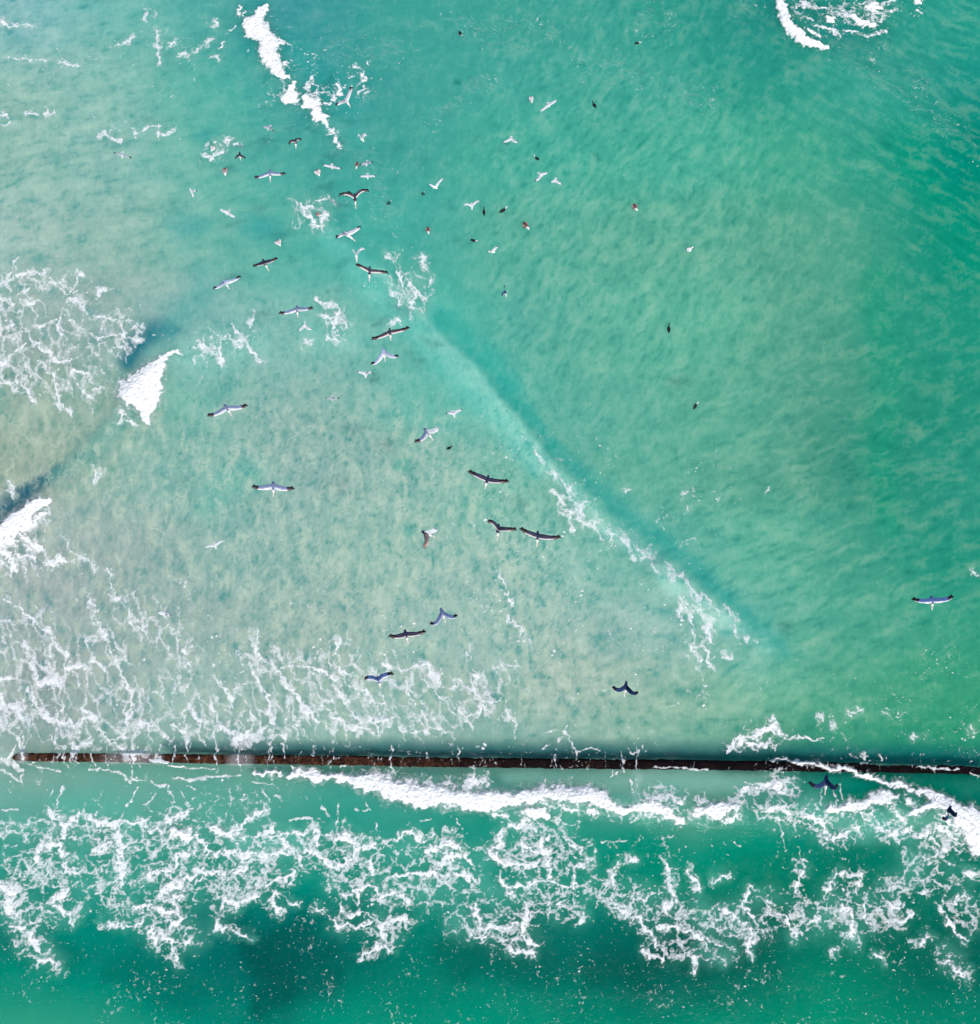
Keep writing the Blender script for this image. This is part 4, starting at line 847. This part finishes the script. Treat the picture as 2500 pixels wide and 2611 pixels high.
# plumages: body, neck, head, leading band (sunlit edge painted pale), main wing, rear of wing, wing tip, tail
PL = {
 'silver': dict(body=(.20, .25, .40), neck=(.10, .12, .22), head=(.85, .82, .78), lead=(.85, .84, .86), main=(.26, .32, .52), rear=(.18, .23, .40), tip=(.010, .010, .016), tail=(.18, .25, .42), lw=.44, tipat=.70),
 'pale':   dict(body=(.45, .52, .74), neck=(.62, .64, .72), head=(.88, .86, .84), lead=(.88, .88, .90), main=(.50, .58, .80), rear=(.36, .44, .66), tip=(.010, .012, .022), tail=(.40, .50, .72), lw=.46, tipat=.74),
 'steel':  dict(body=(.16, .22, .42), neck=(.2, .22, .34), head=(.88, .84, .80), lead=(.62, .66, .78), main=(.17, .24, .46), rear=(.10, .15, .34), tip=(.008, .010, .022), tail=(.14, .2, .4), lw=.30, tipat=.74),
 'steelw': dict(body=(.08, .14, .36), neck=(.03, .05, .14), head=(.88, .84, .80), lead=(.80, .80, .84), main=(.085, .15, .38), rear=(.05, .09, .28), tip=(.006, .006, .010), tail=(.08, .14, .34), lw=.30, tipat=.70),
 'dark':   dict(body=(.028, .034, .085), neck=(.020, .009, .012), head=(.90, .86, .80), lead=(.74, .66, .64), main=(.060, .052, .095), rear=(.012, .014, .045), tip=(.008, .004, .006), tail=(.05, .07, .14), lw=.24, tipat=.66),
 'brown':  dict(body=(.050, .045, .085), neck=(.04, .02, .025), head=(.86, .82, .76), lead=(.78, .68, .66), main=(.12, .075, .095), rear=(.018, .014, .035), tip=(.014, .006, .006), tail=(.06, .08, .15), lw=.32, tipat=.64),
 'rosy':   dict(body=(.3, .2, .18), neck=(.04, .02, .025), head=(.86, .82, .76), lead=(.62, .46, .42), main=(.40, .27, .25), rear=(.12, .06, .06), tip=(.34, .20, .17), tail=(.07, .08, .13), lw=.40, tipat=.70),
 'navy':   dict(body=(.012, .036, .12), neck=(.008, .010, .030), head=(.80, .80, .78), lead=(.10, .11, .16), main=(.016, .045, .14), rear=(.010, .026, .09), tip=(.006, .006, .014), tail=(.012, .024, .08), lw=.14, tipat=.74),
 'white':  dict(body=(.86, .86, .88), neck=(.88, .88, .88), head=(.90, .90, .90), lead=(.88, .88, .89), main=(.74, .76, .82), rear=(.80, .82, .86), tip=(.60, .60, .62), tail=(.88, .90, .92), lw=.4, tipat=.88),
 'mixed':  dict(body=(.80, .78, .80), neck=(.85, .82, .80), head=(.90, .88, .86), lead=(.88, .87, .87), main=(.66, .66, .74), rear=(.50, .50, .60), tip=(.012, .010, .014), tail=(.7, .74, .84), lw=.4, tipat=.78),
 'gull':   dict(body=(.86, .86, .88), neck=(.88, .88, .88), head=(.90, .90, .90), lead=(.86, .86, .87), main=(.70, .72, .80), rear=(.78, .80, .86), tip=(.012, .014, .018), tail=(.88, .90, .92), lw=.4, tipat=.84),
 'grey':   dict(body=(.62, .66, .76), neck=(.80, .80, .84), head=(.88, .88, .88), lead=(.70, .70, .74), main=(.34, .35, .44), rear=(.66, .68, .76), tip=(.012, .014, .018), tail=(.80, .84, .88), lw=.3, tipat=.80),
 'blue':   dict(body=(.05, .11, .26), neck=(.4, .45, .55), head=(.8, .8, .84), lead=(.5, .55, .66), main=(.04, .12, .28), rear=(.02, .08, .22), tip=(.010, .03, .08), tail=(.5, .6, .7), lw=.2, tipat=.8),
}

def flying_bird(kind, tail_px, head_px, left_px, right_px, alt, plum, label, bendl=0.0, bendr=0.0, wide=1.0, half=None, zs=1.0, pl=None, pr=None):
    """a bird on the wing; the four pixels give tail end, bill tip and both wing tips at its height"""
    pel = kind == 'pelican'
    c = PL[plum]
    T, Hd = V3(P(*tail_px, alt), alt), V3(P(*head_px, alt), alt)
    axis = (Hd - T); ln = axis.length; f = axis.normalized()
    side = Vector((-f.y, f.x, 0)); up = Vector((0, 0, 1))
    org = (T + Hd) * 0.5; org.z = alt
    S = T.lerp(Hd, 0.34 if pel else 0.46)
    half = half or (1.08 if pel else 0.52)
    root = empty(kind, org)
    bw = (0.125 if pel else 0.066) * wide
    T, Hd, S = T - org, Hd - org, S - org
    vs, fs, cs = [], [], []
    # body, neck and head as one run from tail to bill base
    if pel:
        stn = [(0.02, .35, .20, 0, 'tail'), (0.10, .62, .55, 0, 'body'), (0.22, .95, .9, 0, 'body'), (0.36, 1.0, 1.0, 0, 'body'), (0.47, .80, .85, .0, 'body'), (0.53, .56, .6, .02, 'neck'), (0.57, .52, .5, .03, 'head'), (0.65, .55, .5, .03, 'head'), (0.71, .48, .4, .02, 'head'), (0.76, .30, .25, .0, 'head')]
        bs = 0.74
    else:
        stn = [(0.10, .40, .25, 0, 'tail'), (0.22, .7, .6, 0, 'body'), (0.38, 1.0, 1.0, 0, 'body'), (0.55, .95, 1.0, 0, 'body'), (0.68, .70, .8, .0, 'neck'), (0.78, .62, .7, .01, 'head'), (0.87, .52, .6, .01, 'head'), (0.93, .25, .3, 0, 'head')]
        bs = 0.91
    st = [(t, w * bw, h * bw * .85, lf) for (t, w, h, lf, _) in stn]
    v_, f_ = tube(st, lambda t: (T.lerp(Hd, t), side, up), 12)
    vs += v_; fs += f_
    for s_ in stn: cs += [c[s_[4]]] * 12
    # both wings as one skin from tip to tip, through the shoulders
    wingtips = []
    for px, sg, bend in ((left_px, -1, bendl), (right_px, 1, bendr)):
        tip = V3(P(*px, alt), alt) - org
        d = (tip - S).length
        lift = math.sqrt(max(0.0, half * half - d * d)) if d < half else 0.03
        lift = min(lift, half * 0.62) * zs
        tip = V3(P(*px, alt + lift), alt + lift) - org
        out = tip - S
        wr = S + out * 0.42 + f * (bend + 0.05 * half) + up * (0.10 * half + 0.25 * lift)
        wingtips.append((tip, wr, sg))
    wing_pl = (PL[pl] if pl else c, PL[pr] if pr else c)
    ns, nc = 19, 9
    def spar(tip, wr, s):
        # quadratic through root, wrist (at .42) and tip
        a, b_, m = S, tip, 0.42
        ctl = (wr - a * (1 - m) ** 2 - b_ * m * m) / (2 * m * (1 - m))
        p = a * (1 - s) ** 2 + ctl * (2 * s * (1 - s)) + b_ * s * s
        d = (ctl - a) * (2 * (1 - s)) + (b_ - ctl) * (2 * s)
        return p, d.normalized()
    chord0 = (0.275 if pel else 0.16) * wide
    secs = []
    for (tip, wr, sg) in wingtips:
        row = []
        for i in range(ns):
            s = i / (ns - 1)
            p, d = spar(tip, wr, s)
            cd = f - d * f.dot(d) * 0.75; cd.z *= 0.4; cd.normalize()
            ch = chord0 * (1.0 - 0.12 * s) * (1 - max(0, (s - 0.70) / 0.30) ** 2.2 * 0.86) * (0.92 + 0.16 * math.sin(min(1, s / .5) * math.pi))
            row.append((s, p, cd, ch))
        secs.append(row)
    allrows = secs[0][::-1] + secs[1][1:]
    base = len(vs)
    ncv = 2 * nc
    rnd = random.Random(hash(label) % 9999 if False else sum(map(ord, label)))
    for i_row, (s, p, cd, ch) in enumerate(allrows):
        nrm = up
        for k in range(ncv):
            if k < nc: q = k / (nc - 1); top = 1
            else: q = 1 - (k - nc + 0.5) / nc; top = -1
            th = ch * 0.085 * math.sin(math.pi * min(1, q * 1.15 + 0.04) ** 0.6) * (1.0 if s < 0.8 else 0.6)
            vs.append(p + cd * (ch * (0.38 - q)) + nrm * (top * th + 0.02))
            fth = 0.07 * math.sin(s * 61) + 0.05 * rnd.uniform(-1, 1)
            cw = wing_pl[0 if i_row < ns - 1 else 1]
            lead_w = cw['lw'] * (1 - 0.35 * s)
            if q < lead_w and (s < cw['tipat'] + 0.06 or (q > 0.10 and s < 0.93 and pel and cw is not PL['navy'])):
                col = cw['lead']
            elif s > cw['tipat'] + fth: col = cw['tip']
            elif q > 0.76: col = cw['rear']
            else: col = cw['main']
            if pel and cw in (PL['dark'], PL['brown'], PL['silver']) and s > 0.72 and 0.1 < q < 0.5:
                col = (.55, .40, .36) if (i_row * 7 + k * 3) % 5 < 2 else cw['tip']
            if top < 0: col = tuple(x * 0.8 for x in col)
            cs.append(col)
    R = len(allrows)
    for i in range(R - 1):
        for k in range(ncv):
            k2 = (k + 1) % ncv
            fs.append((base + i * ncv + k, base + i * ncv + k2, base + (i + 1) * ncv + k2, base + (i + 1) * ncv + k))
    fs.append(tuple(base + k for k in range(ncv))[::-1]); fs.append(tuple(base + (R - 1) * ncv + k for k in range(ncv)))
    mesh_object('body', vs, fs, M_plume, root, cols=np.array(cs, np.float32))
    # bill
    L_ = (1.0 - bs) * ln
    r0 = 0.046 if pel else 0.018
    bst = [(bs, r0, r0 * .9, .0), (bs + .35 * (1 - bs), r0 * .95, r0 * .6, 0), (bs + .8 * (1 - bs), r0 * .7, r0 * .4, 0), (1.0, r0 * .35, r0 * .3, -.005)]
    v_, f_ = tube(bst, lambda t: (T.lerp(Hd, t), side, up), 8)
    mesh_object('bill', v_, f_, M_bill if pel else M_ybill, root)
    # tail fan: overlapping flat feathers
    v_, f_ = [], []
    nf = 5
    tl, tw = (0.12, 0.14) if pel else (0.12, 0.20)
    for k in range(nf):
        a = (k / (nf - 1) - 0.5) * (0.9 if pel else 1.25)
        d = (-f * math.cos(a) + side * math.sin(a))
        e = Vector((-d.y, d.x, 0))
        o0 = T + f * (0.10 * ln) + up * (0.004 * (k % 2))
        w1 = tw * 0.24
        pts = [o0 - e * w1 * .6, o0 + d * tl * .7 - e * w1, o0 + d * tl - e * w1 * .5, o0 + d * tl + e * w1 * .5, o0 + d * tl * .7 + e * w1, o0 + e * w1 * .6]
        b0 = len(v_)
        v_ += [q + up * .006 for q in pts] + [q - up * .006 for q in pts]
        f_ += [tuple(b0 + i for i in range(6)), tuple(b0 + 6 + i for i in range(6))[::-1]]
        f_ += [(b0 + i, b0 + 6 + i, b0 + 6 + (i + 1) % 6, b0 + (i + 1) % 6) for i in range(6)]
    mesh_object('tail_fan', v_, f_, M_plume, root, cols=np.array([c['tail']] * len(v_), np.float32), smooth=False)
    # primaries: separate narrow quills spread at each wing tip
    for wi, row in enumerate(secs):
        v_, f_ = [], []
        s, p, cd, ch = row[-3]
        tipd = (row[-1][1] - row[-3][1]).normalized()
        nq = 5 if pel else 4
        for k in range(nq):
            a = k / (nq - 1)
            o0 = row[-4][1] + row[-4][2] * (row[-4][3] * (0.20 - 0.45 * a))
            d = (tipd * (1 - 0.25 * a) - cd * (0.10 + 0.55 * a)).normalized()
            ln2 = ((row[-1][1] - row[-4][1]).length + (0.10 if pel else 0.035)) * (1 - 0.34 * a)
            e = up.cross(d).normalized()
            w1 = (0.022 if pel else 0.012)
            pts = [o0 - e * w1, o0 + d * ln2 * .8 - e * w1, o0 + d * ln2, o0 + d * ln2 * .8 + e * w1, o0 + e * w1]
            b0 = len(v_); z = up * (0.012 + 0.003 * k)
            v_ += [q + z for q in pts] + [q + z - up * .008 for q in pts]
            f_ += [tuple(b0 + i for i in range(5)), tuple(b0 + 5 + i for i in range(5))[::-1]]
            f_ += [(b0 + i, b0 + 5 + i, b0 + 5 + (i + 1) % 5, b0 + (i + 1) % 5) for i in range(5)]
        tc = wing_pl[wi]['tip']
        mesh_object('primary_feathers', v_, f_, M_plume, root, cols=np.array([tc] * len(v_), np.float32), smooth=False)
    tag(root, label, 'pelican' if pel else 'gull', 'pelicans on the wing' if pel else 'gulls on the wing')
    return root

SW = {
 'rose':  dict(body=(.40, .28, .27), wing=(.46, .30, .27), back=(.05, .035, .05), neck=(.84, .80, .78), head=(.90, .88, .86)),
 'dusky': dict(body=(.11, .06, .06), wing=(.42, .24, .21), back=(.010, .008, .014), neck=(.80, .72, .68), head=(.90, .88, .85)),
 'snow':  dict(body=(.70, .62, .62), wing=(.84, .76, .76), back=(.40, .28, .28), neck=(.88, .86, .86), head=(.90, .90, .90)),
 'black': dict(body=(.006, .008, .010), wing=(.008, .010, .012), back=(.004, .005, .006), neck=(.010, .012, .014), head=(.02, .02, .02)),
 'pied':  dict(body=(.010, .014, .016), wing=(.014, .018, .020), back=(.006, .008, .010), neck=(.75, .75, .74), head=(.88, .88, .86)),
 'sunk':  dict(body=(.010, .075, .070), wing=(.012, .085, .080), back=(.008, .06, .058), neck=(.20, .40, .36), head=(.55, .68, .62)),
 'gullw': dict(body=(.84, .84, .87), wing=(.80, .81, .86), back=(.74, .76, .80), neck=(.88, .88, .88), head=(.90, .90, .90)),
}

def swimming_bird(kind, tail_px, bill_px, width_px, plum, label, neckturn=0.0, sprd=0.0, neck_at=None):
    """a bird sitting on the water: hull, folded wings, neck and bill; neckturn bends the neck sideways"""
    pel = kind == 'pelican'
    c = SW[plum]
    x0, y0 = P(*tail_px); x1, y1 = P(*bill_px)
    mx, my = (x0 + x1) / 2, (y0 + y1) / 2
    z0 = float(sea_height(np.array([mx]), np.array([my]))[0])
    org = Vector((mx, my, z0))
    T, Hd = Vector((x0, y0, z0)) - org, Vector((x1, y1, z0)) - org
    f = (Hd - T).normalized(); ln = (Hd - T).length
    side = Vector((-f.y, f.x, 0)); up = Vector((0, 0, 1))
    xa, _ = P(tail_px[0] + 1, tail_px[1]); px = xa - x0
    bw = width_px * px * 0.5
    root = empty(kind, org)
    nb = 0.62 if pel else 0.60
    def ax(t):
        off = side * (neckturn * ln * max(0.0, t - nb) ** 1.4 * 2.2)
        return T.lerp(Hd, t) + off, side, up
    hb = min(bw, 0.16)
    if pel:
        stn = [(0.0, .18, .2, .6, 'back'), (0.10, .55, .55, .5, 'back'), (0.25, .92, .9, .45, 'body'), (0.42, 1.0, 1.0, .45, 'body'), (0.55, .82, .9, .5, 'body'), (0.64, .48, .55, .9, 'neck'), (0.72, .36, .40, 1.3, 'neck'), (0.80, .38, .42, 1.4, 'head'), (0.87, .33, .36, 1.3, 'head'), (0.92, .18, .22, 1.1, 'head')]
        bs = 0.90
    else:
        stn = [(0.0, .34, .12, .5, 'back'), (0.10, .30, .25, .4, 'back'), (0.18, .5, .5, .4, 'body'), (0.32, .95, .9, .4, 'body'), (0.48, 1.0, 1.0, .4, 'body'), (0.60, .78, .85, .5, 'body'), (0.68, .36, .45, .9, 'neck'), (0.78, .30, .34, 1.5, 'neck'), (0.86, .36, .40, 1.8, 'head'), (0.92, .26, .30, 1.7, 'head')]
        bs = 0.90
    st = [(t, w * bw, h * hb, lf * hb) for (t, w, h, lf, _) in stn]
    v_, f_ = tube(st, ax, 12)
    cs = []
    for s_ in stn: cs += [c[s_[4]]] * 12
    mesh_object('body', v_, f_, M_plume, root, cols=np.array(cs, np.float32))
    for sg in (-1, 1):
        wst = []
        for (t, w) in ((0.06, .10), (0.16, .26), (0.30, .36), (0.44, .36), (0.54, .24), (0.60, .08)):
            wst.append((t, w * bw, 0.26 * hb * (0.4 + w * 2), 1.12 * hb * (0.75 + w * .5)))
        def wax(t, sg=sg):
            q = (t - 0.06) / 0.54
            return T.lerp(Hd, t) + side * (sg * bw * ((0.22 + 0.42 * math.sin(math.pi * min(1, q * .9 + .1))) + sprd * (1 - q))), side, up
        v_, f_ = tube(wst, wax, 8)
        mesh_object('folded_wing', v_, f_, M_plume, root, cols=np.array([c['wing']] * len(v_), np.float32))
    r0 = 0.030 if pel else 0.014
    v_, f_ = tube([(bs, r0, r0, 1.25 * hb if pel else 1.7 * hb), (bs + .05, r0 * .8, r0 * .7, 1.1 * hb if pel else 1.65 * hb), (1.0, r0 * .35, r0 * .35, .9 * hb if pel else 1.6 * hb)], ax, 8)
    mesh_object('bill', v_, f_, M_bill if pel else (M_ybill if kind == 'gull' else M_dbill), root)
    tag(root, label, kind, {'pelican': 'pelicans sitting on the water', 'cormorant': 'cormorants on the water', 'gull': 'gulls on the water'}[kind])
    return root

F = flying_bird
# pelicans on the wing, from the top of the picture down (tail, bill tip, left tip, right tip)
F('pelican', (880, 250), (894, 273), (857, 268), (898, 222), 12, 'mixed', 'white pelican with one wing raised, crossing the trailing foam near the top', .12, .02, 1.15)
F('pelican', (688, 431), (690, 464), (650, 453), (728, 443), 14, 'silver', 'silver grey pelican gliding with a wide shallow arc, upper left of the flock', .10, .08)
F('pelican', (905, 492), (908, 532), (866, 498), (940, 487), 14, 'brown', 'brown winged pelican with both wings swept upward in a V, above the foam swirl', -.18, -.22)
F('pelican', (877, 590), (907, 615), (858, 606), (919, 578), 14, 'mixed', 'white pelican with black wing tips banking between foam swirl and small fork shaped bird', .05, .10, 1.15)
F('pelican', (908, 646), (911, 671), (900, 640), (929, 635), 9, 'white', 'small white pelican with forked raised wings just above a dark pelican', -.12, -.10, .9)
F('pelican', (943, 679), (942, 719), (908, 675), (989, 696), 17, 'brown', 'dark brown pelican flying left of the lacy foam patch', .0, -.02)
F('pelican', (670, 660), (686, 691), (647, 679), (707, 659), 14, 'dark', 'small dark blue pelican with bent right wing, upper left group', .12, .14)
F('pelican', (570, 712), (586, 738), (545, 736), (613, 705), 14, 'pale', 'pale blue pelican with black tips, leftmost of the upper flock', .16, .12)
F('pelican', (757, 779), (760, 811), (713, 799), (798, 786), 17, 'silver', 'grey backed pelican with brown tips directly above a tiny white gull', .08, .08)
F('pelican', (994, 838), (997, 869), (949, 865), (1044, 836), 20, 'brown', 'brown winged blue backed pelican, upper of two near the diagonal swell', .06, .05)
F('pelican', (977, 886), (983, 922), (947, 928), (1016, 908), 18, 'pale', 'light blue pelican with drooping black tipped wings, lower of two near the swell', .22, .20)
F('pelican', (572, 1031), (592, 1061), (530, 1061), (630, 1034), 22, 'silver', 'silver pelican with black outer wings gliding over pale shallows, left centre', .10, .10, 1.05)
F('pelican', (697, 1228), (698, 1267), (644, 1242), (749, 1246), 24, 'silver', 'evenly spread silver pelican with black wing ends over pale sandy water', .06, .06, 1.05)
F('pelican', (1082, 1092), (1106, 1123), (1059, 1127), (1118, 1090), 17, 'silver', 'blue and white pelican turning with its right wing folded up, centre', .16, .16, 1.15, pr='white')
F('pelican', (1246, 1213), (1236, 1248), (1195, 1203), (1296, 1228), 24, 'dark', 'black winged pelican with thin neck gliding over the middle of the shallows', -.02, .02)
F('pelican', (1076, 1355), (1110, 1370), (1083, 1396), (1113, 1349), 19, 'dark', 'pelican in a steep turn, one pinkish brown wing hanging straight down', .10, .10, 1.15, pl='rosy', pr='white')
F('pelican', (1272, 1336), (1268, 1379), (1246, 1330), (1316, 1351), 21, 'dark', 'dark pelican with raised left wing, left one of a close pair', -.12, -.02)
F('pelican', (1372, 1355), (1369, 1394), (1327, 1349), (1429, 1371), 24, 'dark', 'wide spread dark pelican, right one of a close pair', .02, .02)
F('pelican', (2376, 1520), (2378, 1556), (2327, 1529), (2431, 1522), 24, 'steelw', 'lone blue backed pelican near the right edge over deep green water', .04, .04)
F('pelican', (1124, 1550), (1137, 1588), (1098, 1591), (1165, 1570), 18, 'steel', 'blue grey pelican with drooping wings above the foam streaks', .20, .16)
F('pelican', (1033, 1607), (1042, 1642), (993, 1623), (1085, 1611), 21, 'dark', 'straight winged black pelican above the lower foam streaks', .04, .02)
F('pelican', (963, 1727), (972, 1755), (932, 1731), (1002, 1719), 18, 'steelw', 'navy and white bird with upturned black tips over the foam streaks', -.14, -.14, 1.1)
F('pelican', (1598, 1738), (1592, 1777), (1563, 1753), (1627, 1767), 17, 'navy', 'small navy pelican above the wall, right of the foam streaks', .14, .14)
F('pelican', (2109, 1974), (2104, 2028), (2063, 1997), (2136, 2003), 18, 'navy', 'navy blue pelican crossing the wall beside the breaking crest', .18, .18, 1.1)
F('pelican', (2425, 2056), (2416, 2088), (2404, 2087), (2441, 2074), 14, 'navy', 'small dark pelican over white surf at the lower right edge', .14, .12, 1.1)
F('pelican', (1288, 742), (1292, 757), (1281, 752), (1286, 730), 12, 'blue', 'blue winged bird seen edge on, alone over the open water', .02, .02, .8)
F('pelican', (754, 354), (755, 378), (738, 366), (768, 356), 6, 'brown', 'brown winged pelican in a T shape landing, left of the foam trail', .03, .03, 1.0)
F('pelican', (890, 489), (894, 501), (884, 500), (900, 498), 10, 'brown', 'half hidden brown pelican just above the V winged pelican', .08, .08, .8)
F('pelican', (611, 388), (614, 409), (601, 404), (625, 402), 4, 'dark', 'dark backed pelican braking beside the splash ring', .16, .16, .8)
F('pelican', (921, 350), (929, 362), (915, 347), (935, 345), 7, 'white', 'compact white pelican with half folded wings right of the foam trail', -.05, .0, 1.1)

G = lambda *a, **k: F('gull', *a, **k)
G((312, 388), (312, 405), (291, 389), (335, 402), 16, 'grey', 'lone gull with black wing tips near the upper left edge', .02, .02)
G((690, 320), (682, 333), (671, 324), (698, 334), 12, 'grey', 'small gull with dark tips left of the trailing foam', .06, .06)
G((585, 536), (577, 549), (561, 533), (600, 554), 15, 'white', 'white gull with broad wings, below and left of the wide grey pelican', .05, .05, 1.2)
G((847, 419), (848, 432), (823, 420), (871, 430), 16, 'gull', 'slender white gull between a sitting pelican and a pair of birds', .05, .05, 1.1)
G((937, 410), (934, 425), (919, 421), (951, 414), 12, 'grey', 'grey and white gull touching a brown sitting pelican', .03, .03, 1.1)
G((938, 443), (938, 458), (917, 450), (959, 449), 14, 'gull', 'white gull with slightly dark tips above the V winged pelican', .02, .02, 1.1)
G((490, 488), (493, 503), (482, 481), (502, 488), 10, 'gull', 'tiny white gull with thin raised wings, far left of the flock', -.10, -.08, 1.1)
G((1108, 478), (1117, 480), (1096, 469), (1131, 455), 14, 'white', 'white gull in a shallow V at mid height of the open water', -.10, -.06, 1.1)
G((1399, 262), (1402, 274), (1379, 283), (1420, 255), 17, 'white', 'large bright white gull flying near the top, right of a sitting pelican', .05, .05, 1.2)
G((1304, 349), (1303, 359), (1282, 361), (1322, 362), 16, 'gull', 'white gull with black tips and drooping wings below the bright gull', .12, .12, 1.1)
G((1374, 441), (1385, 450), (1364, 462), (1396, 438), 15, 'gull', 'white gull with one dark tip, left one of a pair near a black bird', .12, .10, 1.2)
G((1418, 455), (1415, 466), (1405, 464), (1434, 469), 12, 'gull', 'white gull with folded left wing, right one of a pair', .10, .08, 1.2)
G((1204, 519), (1204, 536), (1183, 523), (1223, 513), 15, 'white', 'white gull just above a small upright black cormorant', -.08, -.08, 1.1)
G((1250, 641), (1264, 643), (1244, 643), (1271, 628), 12, 'gull', 'white gull with a single raised black tipped wing below the cormorants', -.02, -.02, 1.2)
G((778, 822), (777, 837), (760, 841), (797, 838), 14, 'gull', 'tiny white gull directly below the grey backed pelican', .14, .14, 1.1)
G((935, 950), (932, 964), (911, 950), (950, 951), 15, 'gull', 'white gull with upturned tips below the light blue pelican', -.06, -.06, 1.2)
G((848, 1011), (846, 1023), (831, 1016), (865, 1016), 13, 'grey', 'tiny gull with a thin dark wing line over the sandy shallows', .01, .01, .8)
G((1156, 1049), (1160, 1066), (1138, 1056), (1180, 1045), 16, 'gull', 'white gull with one black tip just right of the turning pelican', -.07, -.07, 1.1)
G((546, 1385), (552, 1400), (523, 1396), (571, 1379), 17, 'white', 'slim white gull alone over the pale shallows at lower left', -.03, -.04)
G((424, 1559), (418, 1574), (403, 1559), (437, 1569), 14, 'gull', 'small white gull with black tips over the foam streaks at left', .03, .03, 1.2)
G((408, 1932), (409, 1947), (379, 1937), (432, 1944), 17, 'white', 'white gull flying low over the left part of the wall', .05, .05, 1.2)

S_ = swimming_bird
S_('pelican', (546, 373), (541, 390), 13, 'snow', 'white pelican in the middle of a splash ring at upper left', .0)
S_('pelican', (574, 430), (577, 452), 13, 'rose', 'rosy winged sitting pelican between the splash ring and the wide grey pelican', .0, .25)
S_('pelican', (707, 613), (717, 630), 15, 'snow', 'white sitting pelican with half open wings, above the dark bent winged pelican', .0, .45)
S_('pelican', (913, 416), (910, 436), 10, 'dusky', 'brown sitting pelican against a grey and white gull', .0)
S_('pelican', (808, 435), (817, 453), 15, 'snow', 'pale sitting pelican below the slender white gull', .0, .3)
S_('pelican', (806, 545), (824, 554), 11, 'rose', 'sitting pelican inside the round swirl of foam', .0)
S_('pelican', (1091, 580), (1094, 600), 12, 'dusky', 'sitting pelican alone, left of the row of cormorants', .0)
S_('pelican', (1335, 568), (1350, 589), 15, 'dusky', 'largest sitting pelican, below the long necked cormorant', .0)
S_('pelican', (1616, 521), (1624, 541), 15, 'dusky', 'sitting pelican farthest right, black back and white head', .1)
S_('pelican', (1354, 246), (1357, 266), 12, 'snow', 'pale sitting pelican beside the bright white gull near the top', .0)
S_('gull', (1751, 641), (1768, 632), 11, 'gullw', 'white gull sitting on the open water at right', .0)
S_('cormorant', (1170, 81), (1181, 96), 7, 'pied', 'black bird with a white head closest to the top edge')
S_('cormorant', (1617, 110), (1638, 109), 5, 'pied', 'half submerged dark bird with white head near the top right')
S_('cormorant', (1521, 275), (1509, 258), 7, 'black', 'solid black cormorant alone near the top centre right')
S_('cormorant', (1376, 409), (1359, 398), 7, 'pied', 'white necked black cormorant above the pair of white gulls', -.3)
S_('cormorant', (1235, 550), (1234, 528), 7, 'black', 'upright black cormorant just below a white gull')
S_('cormorant', (1274, 543), (1297, 528), 8, 'pied', 'black cormorant stretching a long pale neck to the upper right')
S_('cormorant', (1199, 612), (1221, 617), 7, 'pied', 'dark cormorant lying level, left of the gull with one raised wing')
S_('cormorant', (1705, 850), (1706, 825), 8, 'black', 'long black cormorant pointing straight up in the right half')
S_('cormorant', (1769, 1044), (1779, 1024), 8, 'pied', 'black cormorant with white curved neck, lowest on the right half', -.3)
S_('cormorant', (1139, 1146), (1156, 1138), 7, 'black', 'small black cormorant over the shallows right below the turning pelican')
S_('cormorant', (987, 523), (1001, 513), 8, 'sunk', 'diving dark cormorant half under water, nearest the V winged pelican')
S_('cormorant', (1076, 498), (1085, 491), 9, 'sunk', 'diving dark cormorant with a little splash beside the V shaped gull')
